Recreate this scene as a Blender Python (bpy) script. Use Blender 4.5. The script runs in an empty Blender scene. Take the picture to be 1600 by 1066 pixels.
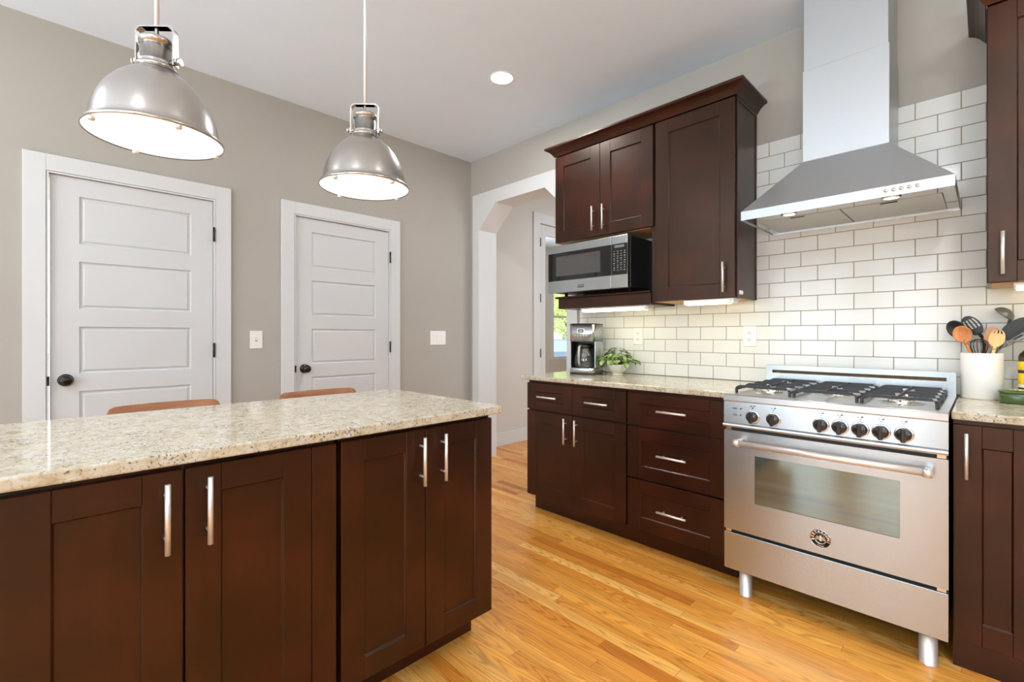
import bpy, bmesh, math, random
from mathutils import Vector, Matrix
random.seed(7)
R = math.radians
sc = bpy.context.scene
col = sc.collection

# ------------------------------------------------------------------ camera, world, exposure, large lights
CAM_H = 1.185
cam_d = bpy.data.cameras.new('camera')
cam = bpy.data.objects.new('camera', cam_d)
col.objects.link(cam)
cam.location = (0, 0, CAM_H)
cam.rotation_euler = (R(90), 0, math.pi / 2 - 0.7786)     # level, looking to -x +y
cam_d.sensor_width = 36.0
cam_d.lens = 731.0 * 36.0 / 1600.0
cam_d.shift_y = -(533.0 - 524.3) / 1600.0
cam_d.clip_start = 0.05
sc.camera = cam

sc.view_settings.view_transform = 'Standard'
sc.view_settings.look = 'None'
sc.view_settings.gamma = 1.0
sc.view_settings.use_curve_mapping = False
sc.view_settings.exposure = -0.03

world = bpy.data.worlds.new('sky')
sc.world = world
world.use_nodes = True
wn = world.node_tree
wn.nodes['Background'].inputs[0].default_value = (0.90, 0.95, 1.0, 1)
wn.nodes['Background'].inputs[1].default_value = 4.5


def area_light(name, loc, rot, sx, sy, power, color=(1, 1, 1), shape='RECTANGLE', spread=180):
    d = bpy.data.lights.new(name, 'AREA')
    d.shape = shape
    d.size = sx
    if shape in ('RECTANGLE', 'ELLIPSE'):
        d.size_y = sy
    d.energy = power
    d.color = color
    d.spread = R(spread)
    o = bpy.data.objects.new(name, d)
    col.objects.link(o)
    o.location = loc
    o.rotation_euler = rot
    return o


DAY = (0.76, 0.88, 1.0)
FILL_COL = (0.78, 0.89, 1.0)
BULB = (0.94, 0.95, 1.0)
# daylight through the windows of the wall behind the camera and of the right wall
for wx, ww in ((-2.25, 1.26), (-0.9, 0.76), (1.5, 1.76)):
    area_light('window_daylight', (wx, -3.93, 1.5), (R(90), 0, 0), ww, 1.86, 19 * ww, DAY)
# added upward lamps outside the windows, brightening the ceiling like ground bounce
area_light('sunlit_patio', (0.0, -6.2, -0.1), (R(180), 0, 0), 7.5, 4.0, 3200, FILL_COL)
area_light('sunlit_patio', (5.3, -1.2, -0.1), (R(180), 0, 0), 3.6, 4.0, 950, FILL_COL)
area_light('window_daylight', (3.12, -1.2, 1.6), (R(90), 0, R(90)), 1.9, 1.3, 11, DAY)
# added lamps brighten the hall and the room beyond; no windows stand here
area_light('window_daylight', (0.0, 4.6, 1.6), (R(90), 0, R(90)), 1.4, 1.6, 44, (0.86, 0.93, 1.0))
area_light('window_daylight', (-5.9, 5.2, 1.6), (R(90), 0, R(-90)), 1.3, 1.5, 85, (0.86, 0.94, 1.0))


# ------------------------------------------------------------------ materials
def lin(c):
    c = c / 255.0
    return c / 12.92 if c <= 0.04045 else ((c + 0.055) / 1.055) ** 2.4


def rgb(r, g, b):
    return (lin(r), lin(g), lin(b), 1.0)


class Mat:
    def __init__(s, name):
        s.m = bpy.data.materials.new(name)
        s.m.use_nodes = True
        s.t = s.m.node_tree
        s.b = s.t.nodes['Principled BSDF']

    def n(s, kind, **kw):
        nd = s.t.nodes.new(kind)
        for k, v in kw.items():
            if k.startswith('i_'):
                nd.inputs[k[2:].replace('_', ' ')].default_value = v
            elif k[0] == 'I' and k[1:].isdigit():
                nd.inputs[int(k[1:])].default_value = v
            else:
                setattr(nd, k, v)
        return nd

    def l(s, a, ai, b, bi):
        s.t.links.new(a.outputs[ai], b.inputs[bi])

    def ramp(s, stops, interp='LINEAR'):
        nd = s.t.nodes.new('ShaderNodeValToRGB')
        cr = nd.color_ramp
        cr.interpolation = interp
        while len(cr.elements) > 1:
            cr.elements.remove(cr.elements[0])
        cr.elements[0].position = stops[0][0]
        cr.elements[0].color = stops[0][1]
        for p, c in stops[1:]:
            e = cr.elements.new(p)
            e.color = c
        return nd

    def math(s, op, a=None, b=None, va=None, vb=None):
        nd = s.t.nodes.new('ShaderNodeMath')
        nd.operation = op
        if a is not None:
            s.t.links.new(a, nd.inputs[0])
        if va is not None:
            nd.inputs[0].default_value = va
        if b is not None:
            s.t.links.new(b, nd.inputs[1])
        if vb is not None:
            nd.inputs[1].default_value = vb
        return nd.outputs[0]


def simple(name, c, rough=0.5, metal=0.0, spec=0.5, coat=0.0, emis=None, es=0.0, noise=0.0, nscale=6.0, bump=0.0, bscale=200.0):
    m = Mat(name)
    b = m.b
    b.inputs['Base Color'].default_value = c
    b.inputs['Roughness'].default_value = rough
    b.inputs['Metallic'].default_value = metal
    b.inputs['Specular IOR Level'].default_value = spec
    b.inputs['Coat Weight'].default_value = coat
    b.inputs['Coat Roughness'].default_value = 0.12
    if emis:
        b.inputs['Emission Color'].default_value = emis
        b.inputs['Emission Strength'].default_value = es
    geo = m.n('ShaderNodeNewGeometry')
    if noise > 0:
        nz = m.n('ShaderNodeTexNoise', i_Scale=nscale, i_Detail=3.0)
        m.l(geo, 'Position', nz, 'Vector')
        d = tuple(max(0, x * (1 - noise)) for x in c[:3]) + (1,)
        u = tuple(min(1, x * (1 + noise)) for x in c[:3]) + (1,)
        rp = m.ramp([(0.3, d), (0.7, u)])
        m.l(nz, 'Fac', rp, 'Fac')
        m.l(rp, 'Color', b, 'Base Color')
    if bump > 0:
        nb = m.n('ShaderNodeTexNoise', i_Scale=bscale, i_Detail=2.0)
        m.l(geo, 'Position', nb, 'Vector')
        bp = m.n('ShaderNodeBump', i_Strength=bump, i_Distance=0.001)
        m.l(nb, 'Fac', bp, 'Height')
        m.l(bp, 'Normal', b, 'Normal')
    return m.m


def steel(name, c=(0.50, 0.53, 0.545, 1), rough=0.27, tangent=(0, 0.6, 0.8), brush=(2.5, 2.5, 3), aniso=0.7):
    m = Mat(name)
    b = m.b
    b.inputs['Metallic'].default_value = 1.0
    b.inputs['Anisotropic'].default_value = aniso
    tg = m.n('ShaderNodeCombineXYZ', I0=tangent[0], I1=tangent[1], I2=tangent[2])
    m.l(tg, 0, b, 'Tangent')
    geo = m.n('ShaderNodeNewGeometry')
    mp = m.n('ShaderNodeMapping')
    mp.inputs['Scale'].default_value = brush
    m.l(geo, 'Position', mp, 'Vector')
    nz = m.n('ShaderNodeTexNoise', i_Scale=1.0, i_Detail=3.0)
    m.l(mp, 'Vector', nz, 'Vector')
    lo = tuple(c[:3]) + (1,)
    hi = tuple(c[:3]) + (1,)
    rp = m.ramp([(0.3, lo), (0.7, hi)])
    m.l(nz, 'Fac', rp, 'Fac')
    m.l(rp, 'Color', b, 'Base Color')
    rr = m.n('ShaderNodeMapRange', I3=rough - 0.006, I4=rough + 0.006)
    m.l(nz, 'Fac', rr, 0)
    m.l(rr, 0, b, 'Roughness')
    return m.m


def cabinet_wood(name, horiz, axis):
    m = Mat(name)
    b = m.b
    geo = m.n('ShaderNodeNewGeometry')
    mp = m.n('ShaderNodeMapping')
    s = [38, 38, 38]
    k = 2 if not horiz else axis
    s[k] = 2.2
    mp.inputs['Scale'].default_value = s
    m.l(geo, 'Position', mp, 'Vector')
    n1 = m.n('ShaderNodeTexNoise', i_Scale=1.0, i_Detail=5.0, i_Roughness=0.6, i_Distortion=0.6)
    m.l(mp, 'Vector', n1, 'Vector')
    n2 = m.n('ShaderNodeTexNoise', i_Scale=4.5, i_Detail=3.0)
    m.l(geo, 'Position', n2, 'Vector')
    mx = m.math('MULTIPLY_ADD', n1.outputs['Fac'], vb=0.38)
    nd = mx.node
    m.t.links.new(n2.outputs['Fac'], nd.inputs[2])
    rp = m.ramp([(0.40, rgb(24, 6, 2)), (0.66, rgb(38, 11, 5)), (0.9, rgb(58, 20, 11))])
    m.t.links.new(mx, rp.inputs['Fac'])
    m.l(rp, 'Color', b, 'Base Color')
    b.inputs['Roughness'].default_value = 0.34
    b.inputs['Specular IOR Level'].default_value = 0.5
    b.inputs['Coat Weight'].default_value = 0.15
    b.inputs['Coat Roughness'].default_value = 0.24
    b.inputs['Specular Tint'].default_value = (1.0, 0.76, 0.56, 1)
    bp = m.n('ShaderNodeBump', i_Strength=0.12, i_Distance=0.001)
    m.l(n1, 'Fac', bp, 'Height')
    m.l(bp, 'Normal', b, 'Normal')
    return m.m


def granite(name):
    m = Mat(name)
    b = m.b
    geo = m.n('ShaderNodeNewGeometry')
    n1 = m.n('ShaderNodeTexNoise', i_Scale=34.0, i_Detail=5.0, i_Roughness=0.65, i_Distortion=0.5)
    m.l(geo, 'Position', n1, 'Vector')
    base = m.ramp([(0.32, rgb(172, 153, 120)), (0.44, rgb(194, 182, 155)), (0.58, rgb(204, 197, 180)), (0.72, rgb(210, 208, 202))])
    m.l(n1, 'Fac', base, 'Fac')
    # grey translucent veins
    n3 = m.n('ShaderNodeTexNoise', i_Scale=80.0, i_Detail=4.0, i_Roughness=0.6, i_Distortion=1.2)
    m.l(geo, 'Position', n3, 'Vector')
    f3 = m.ramp([(0.53, (0, 0, 0, 1)), (0.64, (1, 1, 1, 1))])
    m.l(n3, 'Fac', f3, 'Fac')
    mx1 = m.n('ShaderNodeMix', data_type='RGBA')
    mx1.inputs[7].default_value = rgb(152, 132, 108)
    k1 = m.math('MULTIPLY', f3.outputs['Color'], vb=0.42)
    m.t.links.new(k1, mx1.inputs[0])
    m.t.links.new(base.outputs['Color'], mx1.inputs[6])
    # dark flecks
    n2 = m.n('ShaderNodeTexNoise', i_Scale=150.0, i_Detail=2.0, i_Roughness=0.5, i_Distortion=0.8)
    m.l(geo, 'Position', n2, 'Vector')
    n4 = m.n('ShaderNodeTexNoise', i_Scale=9.0, i_Detail=2.0)
    m.l(geo, 'Position', n4, 'Vector')
    sm = m.math('MULTIPLY_ADD', n4.outputs['Fac'], vb=0.35)
    m.t.links.new(n2.outputs['Fac'], sm.node.inputs[2])
    f2 = m.ramp([(0.79, (0, 0, 0, 1)), (0.84, (1, 1, 1, 1))])
    m.t.links.new(sm, f2.inputs['Fac'])
    mx2 = m.n('ShaderNodeMix', data_type='RGBA')
    mx2.inputs[7].default_value = rgb(62, 52, 44)
    k2 = m.math('MULTIPLY', f2.outputs['Color'], vb=0.8)
    m.t.links.new(k2, mx2.inputs[0])
    m.t.links.new(mx1.outputs[2], mx2.inputs[6])
    m.t.links.new(mx2.outputs[2], b.inputs['Base Color'])
    b.inputs['Roughness'].default_value = 0.09
    b.inputs['Specular IOR Level'].default_value = 0.6
    return m.m


def oak_floor(name):
    m = Mat(name)
    b = m.b
    geo = m.n('ShaderNodeNewGeometry')
    sep = m.n('ShaderNodeSeparateXYZ')
    m.l(geo, 'Position', sep, 'Vector')
    W, L = 0.057, 0.95
    ry = m.math('DIVIDE', sep.outputs['Y'], vb=W)
    row = m.math('FLOOR', ry)
    wn1 = m.n('ShaderNodeTexWhiteNoise', noise_dimensions='1D')
    m.t.links.new(row, wn1.inputs['W'])
    off = m.math('MULTIPLY', wn1.outputs['Value'], vb=7.3)
    rx0 = m.math('DIVIDE', sep.outputs['X'], vb=L)
    rx = m.math('ADD', rx0, off)
    cell = m.math('FLOOR', rx)
    cmb = m.n('ShaderNodeCombineXYZ')
    m.t.links.new(row, cmb.inputs[0])
    m.t.links.new(cell, cmb.inputs[1])
    wn2 = m.n('ShaderNodeTexWhiteNoise', noise_dimensions='2D')
    m.l(cmb, 0, wn2, 'Vector')
    # seams
    fy = m.math('FRACT', ry)
    fx = m.math('FRACT', rx)
    ey = m.math('MINIMUM', fy, m.math('SUBTRACT', va=1.0, b=fy))
    ex = m.math('MINIMUM', fx, m.math('SUBTRACT', va=1.0, b=fx))
    sy = m.math('LESS_THAN', ey, vb=0.012)
    sx = m.math('LESS_THAN', ex, vb=0.0009)
    seam = m.math('MAXIMUM', sy, sx)
    # grain: position stretched along the board, shifted per board
    sh = m.math('MULTIPLY', wn2.outputs['Value'], vb=37.0)
    gx = m.math('ADD', m.math('MULTIPLY', sep.outputs['X'], vb=1.0), sh)
    gv = m.n('ShaderNodeCombineXYZ')
    m.t.links.new(m.math('MULTIPLY', gx, vb=0.75), gv.inputs[0])
    m.t.links.new(m.math('ADD', m.math('MULTIPLY', sep.outputs['Y'], vb=10.0), sh), gv.inputs[1])
    m.t.links.new(sh, gv.inputs[2])
    n1 = m.n('ShaderNodeTexNoise', i_Scale=1.3, i_Detail=1.0, i_Roughness=0.35, i_Distortion=0.0)
    m.l(gv, 0, n1, 'Vector')
    rings = m.math('MULTIPLY', n1.outputs['Fac'], vb=24.0)
    rf = m.math('FRACT', rings)
    rg = m.ramp([(0.0, (0.60, 0.52, 0.44, 1)), (0.22, (1, 1, 1, 1)), (0.7, (1, 1, 1, 1)), (1.0, (0.60, 0.52, 0.44, 1))])
    m.t.links.new(rf, rg.inputs['Fac'])
    gv2 = m.n('ShaderNodeCombineXYZ')
    m.t.links.new(m.math('MULTIPLY', gx, vb=7.0), gv2.inputs[0])
    m.t.links.new(m.math('MULTIPLY', sep.outputs['Y'], vb=420.0), gv2.inputs[1])
    n2 = m.n('ShaderNodeTexNoise', i_Scale=1.0, i_Detail=2.0)
    m.l(gv2, 0, n2, 'Vector')
    pores = m.ramp([(0.35, (0.80, 0.80, 0.80, 1)), (0.55, (1, 1, 1, 1))])
    m.l(n2, 'Fac', pores, 'Fac')
    base = m.ramp([(0.0, rgb(204, 120, 44)), (0.12, rgb(228, 148, 58)), (0.5, rgb(242, 166, 70)), (0.85, rgb(248, 178, 84)), (1.0, rgb(250, 192, 106))])
    m.t.links.new(wn2.outputs['Value'], base.inputs['Fac'])
    n5 = m.n('ShaderNodeTexNoise', i_Scale=0.9, i_Detail=3.0)
    m.l(gv, 0, n5, 'Vector')
    tone = m.ramp([(0.3, (0.80, 0.74, 0.68, 1)), (0.62, (1.06, 1.06, 1.06, 1))])
    m.l(n5, 'Fac', tone, 'Fac')

    def mul(a, c, f=1.0):
        x = m.n('ShaderNodeMix', data_type='RGBA', blend_type='MULTIPLY')
        x.inputs[0].default_value = f
        m.t.links.new(a, x.inputs[6])
        m.t.links.new(c, x.inputs[7])
        return x.outputs[2]
    c = mul(base.outputs['Color'], tone.outputs['Color'])
    c = mul(c, rg.outputs['Color'], 0.75)
    c = mul(c, pores.outputs['Color'], 0.7)
    mx = m.n('ShaderNodeMix', data_type='RGBA')
    mx.inputs[7].default_value = rgb(96, 52, 22)
    m.t.links.new(m.math('MULTIPLY', seam, vb=0.55), mx.inputs[0])
    m.t.links.new(c, mx.inputs[6])
    m.t.links.new(mx.outputs[2], b.inputs['Base Color'])
    b.inputs['Roughness'].default_value = 0.27
    b.inputs['Specular IOR Level'].default_value = 0.5
    bp = m.n('ShaderNodeBump', i_Strength=0.25, i_Distance=0.0006)
    m.t.links.new(m.math('SUBTRACT', n2.outputs['Fac'], seam), bp.inputs['Height'])
    m.l(bp, 'Normal', b, 'Normal')
    return m.m


def wood_grain(name, c0, c1, scale=(4, 60, 60), rough=0.45):
    m = Mat(name)
    geo = m.n('ShaderNodeTexCoord')
    mp = m.n('ShaderNodeMapping')
    mp.inputs['Scale'].default_value = scale
    m.l(geo, 'Object', mp, 'Vector')
    nz = m.n('ShaderNodeTexNoise', i_Scale=1.0, i_Detail=4.0, i_Distortion=0.5)
    m.l(mp, 'Vector', nz, 'Vector')
    rp = m.ramp([(0.3, c0), (0.7, c1)])
    m.l(nz, 'Fac', rp, 'Fac')
    m.l(rp, 'Color', m.b, 'Base Color')
    m.b.inputs['Roughness'].default_value = rough
    return m.m


def glass(name, tint=(0.96, 0.98, 0.98, 1), refl=0.9, base=0.06):
    """thin pane: clear with a fresnel sheen"""
    m = Mat(name)
    t = m.t
    t.nodes.remove(m.b)
    out = [n for n in t.nodes if n.type == 'OUTPUT_MATERIAL'][0]
    tr = m.n('ShaderNodeBsdfTransparent')
    tr.inputs[0].default_value = tint
    gl = m.n('ShaderNodeBsdfGlossy')
    gl.inputs['Roughness'].default_value = 0.02
    fr = m.n('ShaderNodeLayerWeight', i_Blend=0.5)
    k = m.math('POWER', fr.outputs['Facing'], vb=5.0)
    k = m.math('MULTIPLY_ADD', k, vb=refl)
    k.node.inputs[2].default_value = base
    mx = m.n('ShaderNodeMixShader')
    t.links.new(k, mx.inputs[0])
    t.links.new(tr.outputs[0], mx.inputs[1])
    t.links.new(gl.outputs[0], mx.inputs[2])
    t.links.new(mx.outputs[0], out.inputs[0])
    return m.m


def emit(name, c, s):
    m = Mat(name)
    m.b.inputs['Base Color'].default_value = (0.8, 0.8, 0.8, 1)
    m.b.inputs['Emission Color'].default_value = c
    m.b.inputs['Emission Strength'].default_value = s
    return m.m


M = dict(
    wall=simple('greige_wall_paint', rgb(177, 172, 162), 0.75, spec=0.2, noise=0.015, nscale=3, bump=0.05, bscale=300),
    ceiling=simple('white_ceiling_paint', rgb(226, 239, 252), 0.85, spec=0.15, noise=0.01, bump=0.05, bscale=300),
    hallwall=simple('pale_hall_paint', rgb(208, 204, 197), 0.75, spec=0.2, noise=0.01, nscale=3),
    trim=simple('white_trim_paint', rgb(214, 215, 214), 0.38, spec=0.4, noise=0.01, nscale=5),
    door=simple('white_door_paint', rgb(210, 211, 210), 0.4, spec=0.4, noise=0.01, nscale=5),
    bronze=simple('dark_bronze', rgb(58, 54, 50), 0.28, metal=0.85, noise=0.2, nscale=60),
    wood_v=cabinet_wood('cabinet_wood_vertical', False, 0),
    wood_hx=cabinet_wood('cabinet_wood_along_x', True, 0),
    wood_hy=cabinet_wood('cabinet_wood_along_y', True, 1),
    dark=simple('black_shadow_gap', rgb(24, 16, 14), 0.7, noise=0.1),
    maple=wood_grain('raw_maple', rgb(196, 148, 92), rgb(216, 172, 116), (3, 40, 40), 0.5),
    granite=granite('granite'),
    floor=oak_floor('oak_floor'),
    rodmetal=simple('satin_nickel_rod', (0.86, 0.86, 0.85, 1), 0.5, metal=0.6, noise=0.02),
    nickel=simple('brushed_nickel', (0.80, 0.77, 0.73, 1), 0.42, metal=0.75, noise=0.02, nscale=300),
    steel=steel('brushed_steel_front'),
    steel_hood=steel('brushed_steel_hood', (0.57, 0.60, 0.62, 1), 0.37),
    steel_top=steel('brushed_steel_top', (0.58, 0.59, 0.59, 1), 0.30),
    steel_pol=simple('polished_steel', (0.75, 0.73, 0.70, 1), 0.14, metal=1.0, noise=0.02),
    steel_mirror=simple('mirror_steel', (0.62, 0.62, 0.60, 1), 0.06, metal=1.0, noise=0.02),
    shade=steel('spun_nickel_shade', (0.52, 0.495, 0.465, 1), 0.27, tangent=(0, 0, 1), brush=(4, 4, 40), aniso=0.35),
    black=simple('black_plastic', rgb(22, 22, 23), 0.32, noise=0.1),
    blackgloss=simple('black_glass_panel', rgb(14, 14, 15), 0.05, spec=0.6, noise=0.1),
    iron=simple('cast_iron', rgb(46, 46, 48), 0.55, noise=0.15, nscale=80, bump=0.2, bscale=600),
    knob=simple('black_knob', rgb(34, 36, 40), 0.18, spec=0.6, noise=0.05, coat=0.4),
    white=simple('white_plastic', rgb(238, 236, 232), 0.35, noise=0.01),
    slot=simple('dark_slot', rgb(70, 66, 62), 0.6, noise=0.05),
    ceramic=simple('white_ceramic', rgb(236, 233, 226), 0.3, coat=0.3, noise=0.01),
    tile=simple('white_glazed_tile', rgb(228, 228, 222), 0.11, spec=0.33, noise=0.025, nscale=5, bump=0.05, bscale=45),
    grout=simple('tan_grout', rgb(168, 150, 124), 0.9, noise=0.05, nscale=60),
    diffuser=emit('frosted_lamp_glass', (1, 0.965, 0.92, 1), 1.0),
    lampface=emit('recessed_lamp_face', (1, 0.97, 0.92, 1), 14.0),
    hoodlamp=emit('hood_lamp_face', (1, 0.98, 0.95, 1), 16.0),
    bar=emit('undercabinet_tube', (1, 0.90, 0.55, 1), 9.0),
    glass=glass('clear_glass'),
    carafe=glass('carafe_glass', (0.86, 0.88, 0.88, 1), 1.0, 0.15),
    oven_glass=simple('oven_door_glass', (0.25, 0.31, 0.30, 1), 0.05, metal=0.85, noise=0.03),
    micro_glass=simple('microwave_window', rgb(74, 72, 70), 0.05, spec=0.6, noise=0.05),
    silver=simple('silver_print', rgb(190, 188, 184), 0.35, metal=0.6, noise=0.03),
    display=simple('lcd_display', rgb(120, 124, 130), 0.2, noise=0.03),
    brass=simple('burner_brass', (0.72, 0.62, 0.48, 1), 0.25, metal=1.0, noise=0.05),
    alu=simple('burner_alloy', (0.78, 0.77, 0.76, 1), 0.2, metal=1.0, noise=0.03),
    dustbrass=simple('vent_mesh', rgb(96, 74, 38), 0.6, metal=0.3, noise=0.35, nscale=90),
    filt=steel('filter_mesh', (0.55, 0.54, 0.50, 1), 0.42, aniso=0.3),
    leaf=simple('plant_leaf', rgb(132, 158, 94), 0.42, noise=0.35, nscale=40),
    leaf2=simple('pale_leaf_bud', rgb(150, 170, 118), 0.5, noise=0.2, nscale=60),
    stem=simple('plant_stem', rgb(120, 138, 84), 0.6, noise=0.2, nscale=50),
    soil=simple('soil', rgb(50, 38, 28), 0.95, noise=0.4, nscale=90),
    pot=simple('cream_pot', rgb(232, 228, 208), 0.35, noise=0.02, nscale=20, coat=0.2),
    spoonwood=wood_grain('spoon_wood', rgb(188, 112, 56), rgb(214, 142, 82), (50, 50, 4)),
    bamboo=wood_grain('bamboo', rgb(222, 178, 112), rgb(236, 198, 138), (60, 60, 4)),
    palewood=wood_grain('brown_wood', rgb(180, 130, 92), rgb(200, 152, 114), (60, 60, 4)),
    nylon=simple('black_nylon', rgb(24, 24, 25), 0.4, noise=0.08),
    greysteel=simple('grey_nylon', rgb(92, 94, 90), 0.22, spec=0.6, noise=0.08),
    green=simple('green_glazed_tin', rgb(66, 88, 44), 0.16, spec=0.6, noise=0.18, nscale=30),
    gold=simple('gold_print', rgb(206, 196, 120), 0.4, noise=0.2, nscale=90),
    yellow=simple('yellow_label', rgb(250, 208, 30), 0.45, noise=0.02),
    labelwhite=simple('label_white', rgb(236, 232, 214), 0.5, noise=0.02),
    labeldark=simple('label_dark_band', rgb(70, 60, 72), 0.5, noise=0.05),
    oil=simple('dark_bottle_glass', rgb(54, 40, 14), 0.06, spec=0.7, noise=0.15),
    stoolwood=wood_grain('walnut_ply', rgb(134, 82, 46), rgb(160, 102, 62), (50, 4, 50), 0.38),
    stoolmetal=simple('dark_stool_metal', rgb(60, 56, 52), 0.4, metal=0.8, noise=0.05),
    carpaint=simple('blue_grey_car_paint', rgb(116, 140, 166), 0.18, metal=0.3, coat=0.7, noise=0.04),
    carglass=simple('car_window_glass', rgb(150, 184, 200), 0.05, spec=0.8, noise=0.05),
    tyre=simple('tyre_rubber', rgb(30, 30, 30), 0.8, noise=0.1),
    bark=simple('bark', rgb(84, 66, 50), 0.9, noise=0.3, nscale=30),
    treeleaf=simple('yellow_green_leaf', rgb(206, 218, 130), 0.6, noise=0.35, nscale=3),
    asphalt=simple('asphalt', rgb(150, 148, 144), 0.9, noise=0.12, nscale=8),
    siding=simple('white_siding', rgb(232, 230, 224), 0.7, noise=0.03, nscale=2),
    roofing=simple('grey_shingle', rgb(110, 106, 104), 0.9, noise=0.2, nscale=10),
    winglass=simple('dark_window_glass', rgb(90, 100, 110), 0.08, spec=0.7, noise=0.1),
)


# ------------------------------------------------------------------ mesh helpers
class G:
    """collects shapes into one mesh"""

    def __init__(s, tf=None):
        s.bm = bmesh.new()
        s.mi = 0
        s.tf = tf

    def _t(s, v):
        return s.tf(*v) if s.tf else v

    def _fin(s, faces, smooth=False):
        for f in faces:
            f.material_index = s.mi
            f.smooth = smooth

    def box(s, x0, x1, y0, y1, z0, z1, bev=0.0, seg=1):
        if x0 > x1: x0, x1 = x1, x0
        if y0 > y1: y0, y1 = y1, y0
        if z0 > z1: z0, z1 = z1, z0
        t = bmesh.new()
        r = bmesh.ops.create_cube(t, size=1.0)
        for v in t.verts:
            v.co = Vector(((x0 + x1) / 2 + v.co.x * (x1 - x0), (y0 + y1) / 2 + v.co.y * (y1 - y0), (z0 + z1) / 2 + v.co.z * (z1 - z0)))
        if bev > 0:
            bev = min(bev, 0.45 * min(x1 - x0, y1 - y0, z1 - z0))
            bmesh.ops.bevel(t, geom=list(t.edges), offset=bev, segments=seg, affect='EDGES', profile=0.5)
        s.add(t, smooth=False)
        return s

    def add(s, t, smooth=None):
        """append bmesh t (and free it)"""
        vm = {}
        fs = []
        for v in t.verts:
            vm[v] = s.bm.verts.new(s._t(tuple(v.co)))
        for f in t.faces:
            try:
                nf = s.bm.faces.new([vm[v] for v in f.verts])
            except ValueError:
                continue
            nf.material_index = s.mi
            nf.smooth = f.smooth if smooth is None else smooth
            fs.append(nf)
        t.free()
        return fs

    def loft(s, rings, closed=True, cap0=True, cap1=True, smooth=True):
        """rings: list of lists of 3d points, equal counts"""
        t = bmesh.new()
        vs = [[t.verts.new(p) for p in r] for r in rings]
        n = len(rings[0])
        for a, b in zip(vs[:-1], vs[1:]):
            for i in range(n if closed else n - 1):
                j = (i + 1) % n
                f = t.faces.new([a[i], a[j], b[j], b[i]])
                f.smooth = smooth
        if cap0:
            f = t.faces.new(list(reversed(vs[0]))); f.smooth = False
        if cap1:
            f = t.faces.new(vs[-1]); f.smooth = False
        s.add(t)
        return s

    def lathe(s, prof, c=(0, 0, 0), axis='z', n=40, cap0=False, cap1=False, smooth=True, rot=None):
        rings = []
        for r, h in prof:
            ring = []
            for i in range(n):
                a = 2 * math.pi * i / n
                x, y = max(r, 1e-5) * math.cos(a), max(r, 1e-5) * math.sin(a)
                p = {'z': (x, y, h), 'y': (x, h, y), 'x': (h, x, y)}[axis]
                if rot is not None:
                    p = tuple(rot @ Vector(p))
                ring.append((c[0] + p[0], c[1] + p[1], c[2] + p[2]))
            rings.append(ring)
        return s.loft(rings, True, cap0, cap1, smooth)

    def cyl(s, p0, p1, r, n=16, r2=None, smooth=True, cap=True):
        p0, p1 = Vector(p0), Vector(p1)
        d = (p1 - p0).normalized()
        u = d.orthogonal().normalized()
        w = d.cross(u)
        if r2 is None: r2 = r
        rings = []
        for p, rr in ((p0, r), (p1, r2)):
            rings.append([tuple(p + u * rr * math.cos(2 * math.pi * i / n) + w * rr * math.sin(2 * math.pi * i / n)) for i in range(n)])
        return s.loft(rings, True, cap, cap, smooth)

    def tube(s, pts, r, n=10, flat=None):
        """r: number or list; flat=(a,b, ref) makes an elliptical section a along ref, b across"""
        pts = [Vector(p) for p in pts]
        rings = []
        ref = Vector(flat[2]).normalized() if flat else None
        for i, p in enumerate(pts):
            a = pts[max(0, i - 1)]
            b = pts[min(len(pts) - 1, i + 1)]
            d = (b - a).normalized()
            if flat:
                u = (ref - d * ref.dot(d)).normalized()
            else:
                if i == 0:
                    u = d.orthogonal().normalized()
                else:
                    u = (u - d * u.dot(d)).normalized()
            w = d.cross(u)
            rr = r[i] if isinstance(r, (list, tuple)) else r
            ra, rb = (flat[0] * rr, flat[1] * rr) if flat else (rr, rr)
            rings.append([tuple(p + u * ra * math.cos(2 * math.pi * k / n) + w * rb * math.sin(2 * math.pi * k / n)) for k in range(n)])
        return s.loft(rings, True, True, True, True)

    def prism(s, poly, fn0, fn1, smooth=False):
        """poly of 2d points; fn0/fn1 map (a,b) to 3d"""
        return s.loft([[fn0(*p) for p in poly], [fn1(*p) for p in poly]], True, True, True, smooth)

    def text(s, body, size, fn, depth=0.0008, bold=0.0):
        cu = bpy.data.curves.new('t', 'FONT')
        cu.body = body
        cu.size = size
        cu.align_x = 'CENTER'
        cu.align_y = 'CENTER'
        cu.extrude = depth / 2
        cu.offset = bold
        cu.resolution_u = 3
        ob = bpy.data.objects.new('t', cu)
        col.objects.link(ob)
        dg = bpy.context.evaluated_depsgraph_get()
        me = bpy.data.meshes.new_from_object(ob.evaluated_get(dg))
        t = bmesh.new()
        t.from_mesh(me)
        for v in t.verts:
            v.co = Vector(fn(v.co.x, v.co.y, v.co.z))
        s.add(t, smooth=False)
        bpy.data.objects.remove(ob)
        bpy.data.curves.remove(cu)
        bpy.data.meshes.remove(me)
        return s

    def build(s, name, mats, parent=None, **props):
        if not isinstance(mats, (list, tuple)): mats = [mats]
        bmesh.ops.recalc_face_normals(s.bm, faces=list(s.bm.faces))
        off = Vector((0, 0, 0))
        p = parent
        while p is not None:
            off += p.location
            p = p.parent
        loc = Vector((0, 0, 0))
        if parent is None and len(s.bm.verts):
            vs = [v.co for v in s.bm.verts]
            loc = Vector(((min(v.x for v in vs) + max(v.x for v in vs)) / 2, (min(v.y for v in vs) + max(v.y for v in vs)) / 2, min(v.z for v in vs)))
        for v in s.bm.verts:
            v.co -= off + loc
        me = bpy.data.meshes.new(name)
        s.bm.to_mesh(me)
        s.bm.free()
        for mt in mats:
            me.materials.append(mt)
        o = bpy.data.objects.new(name, me)
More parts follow.
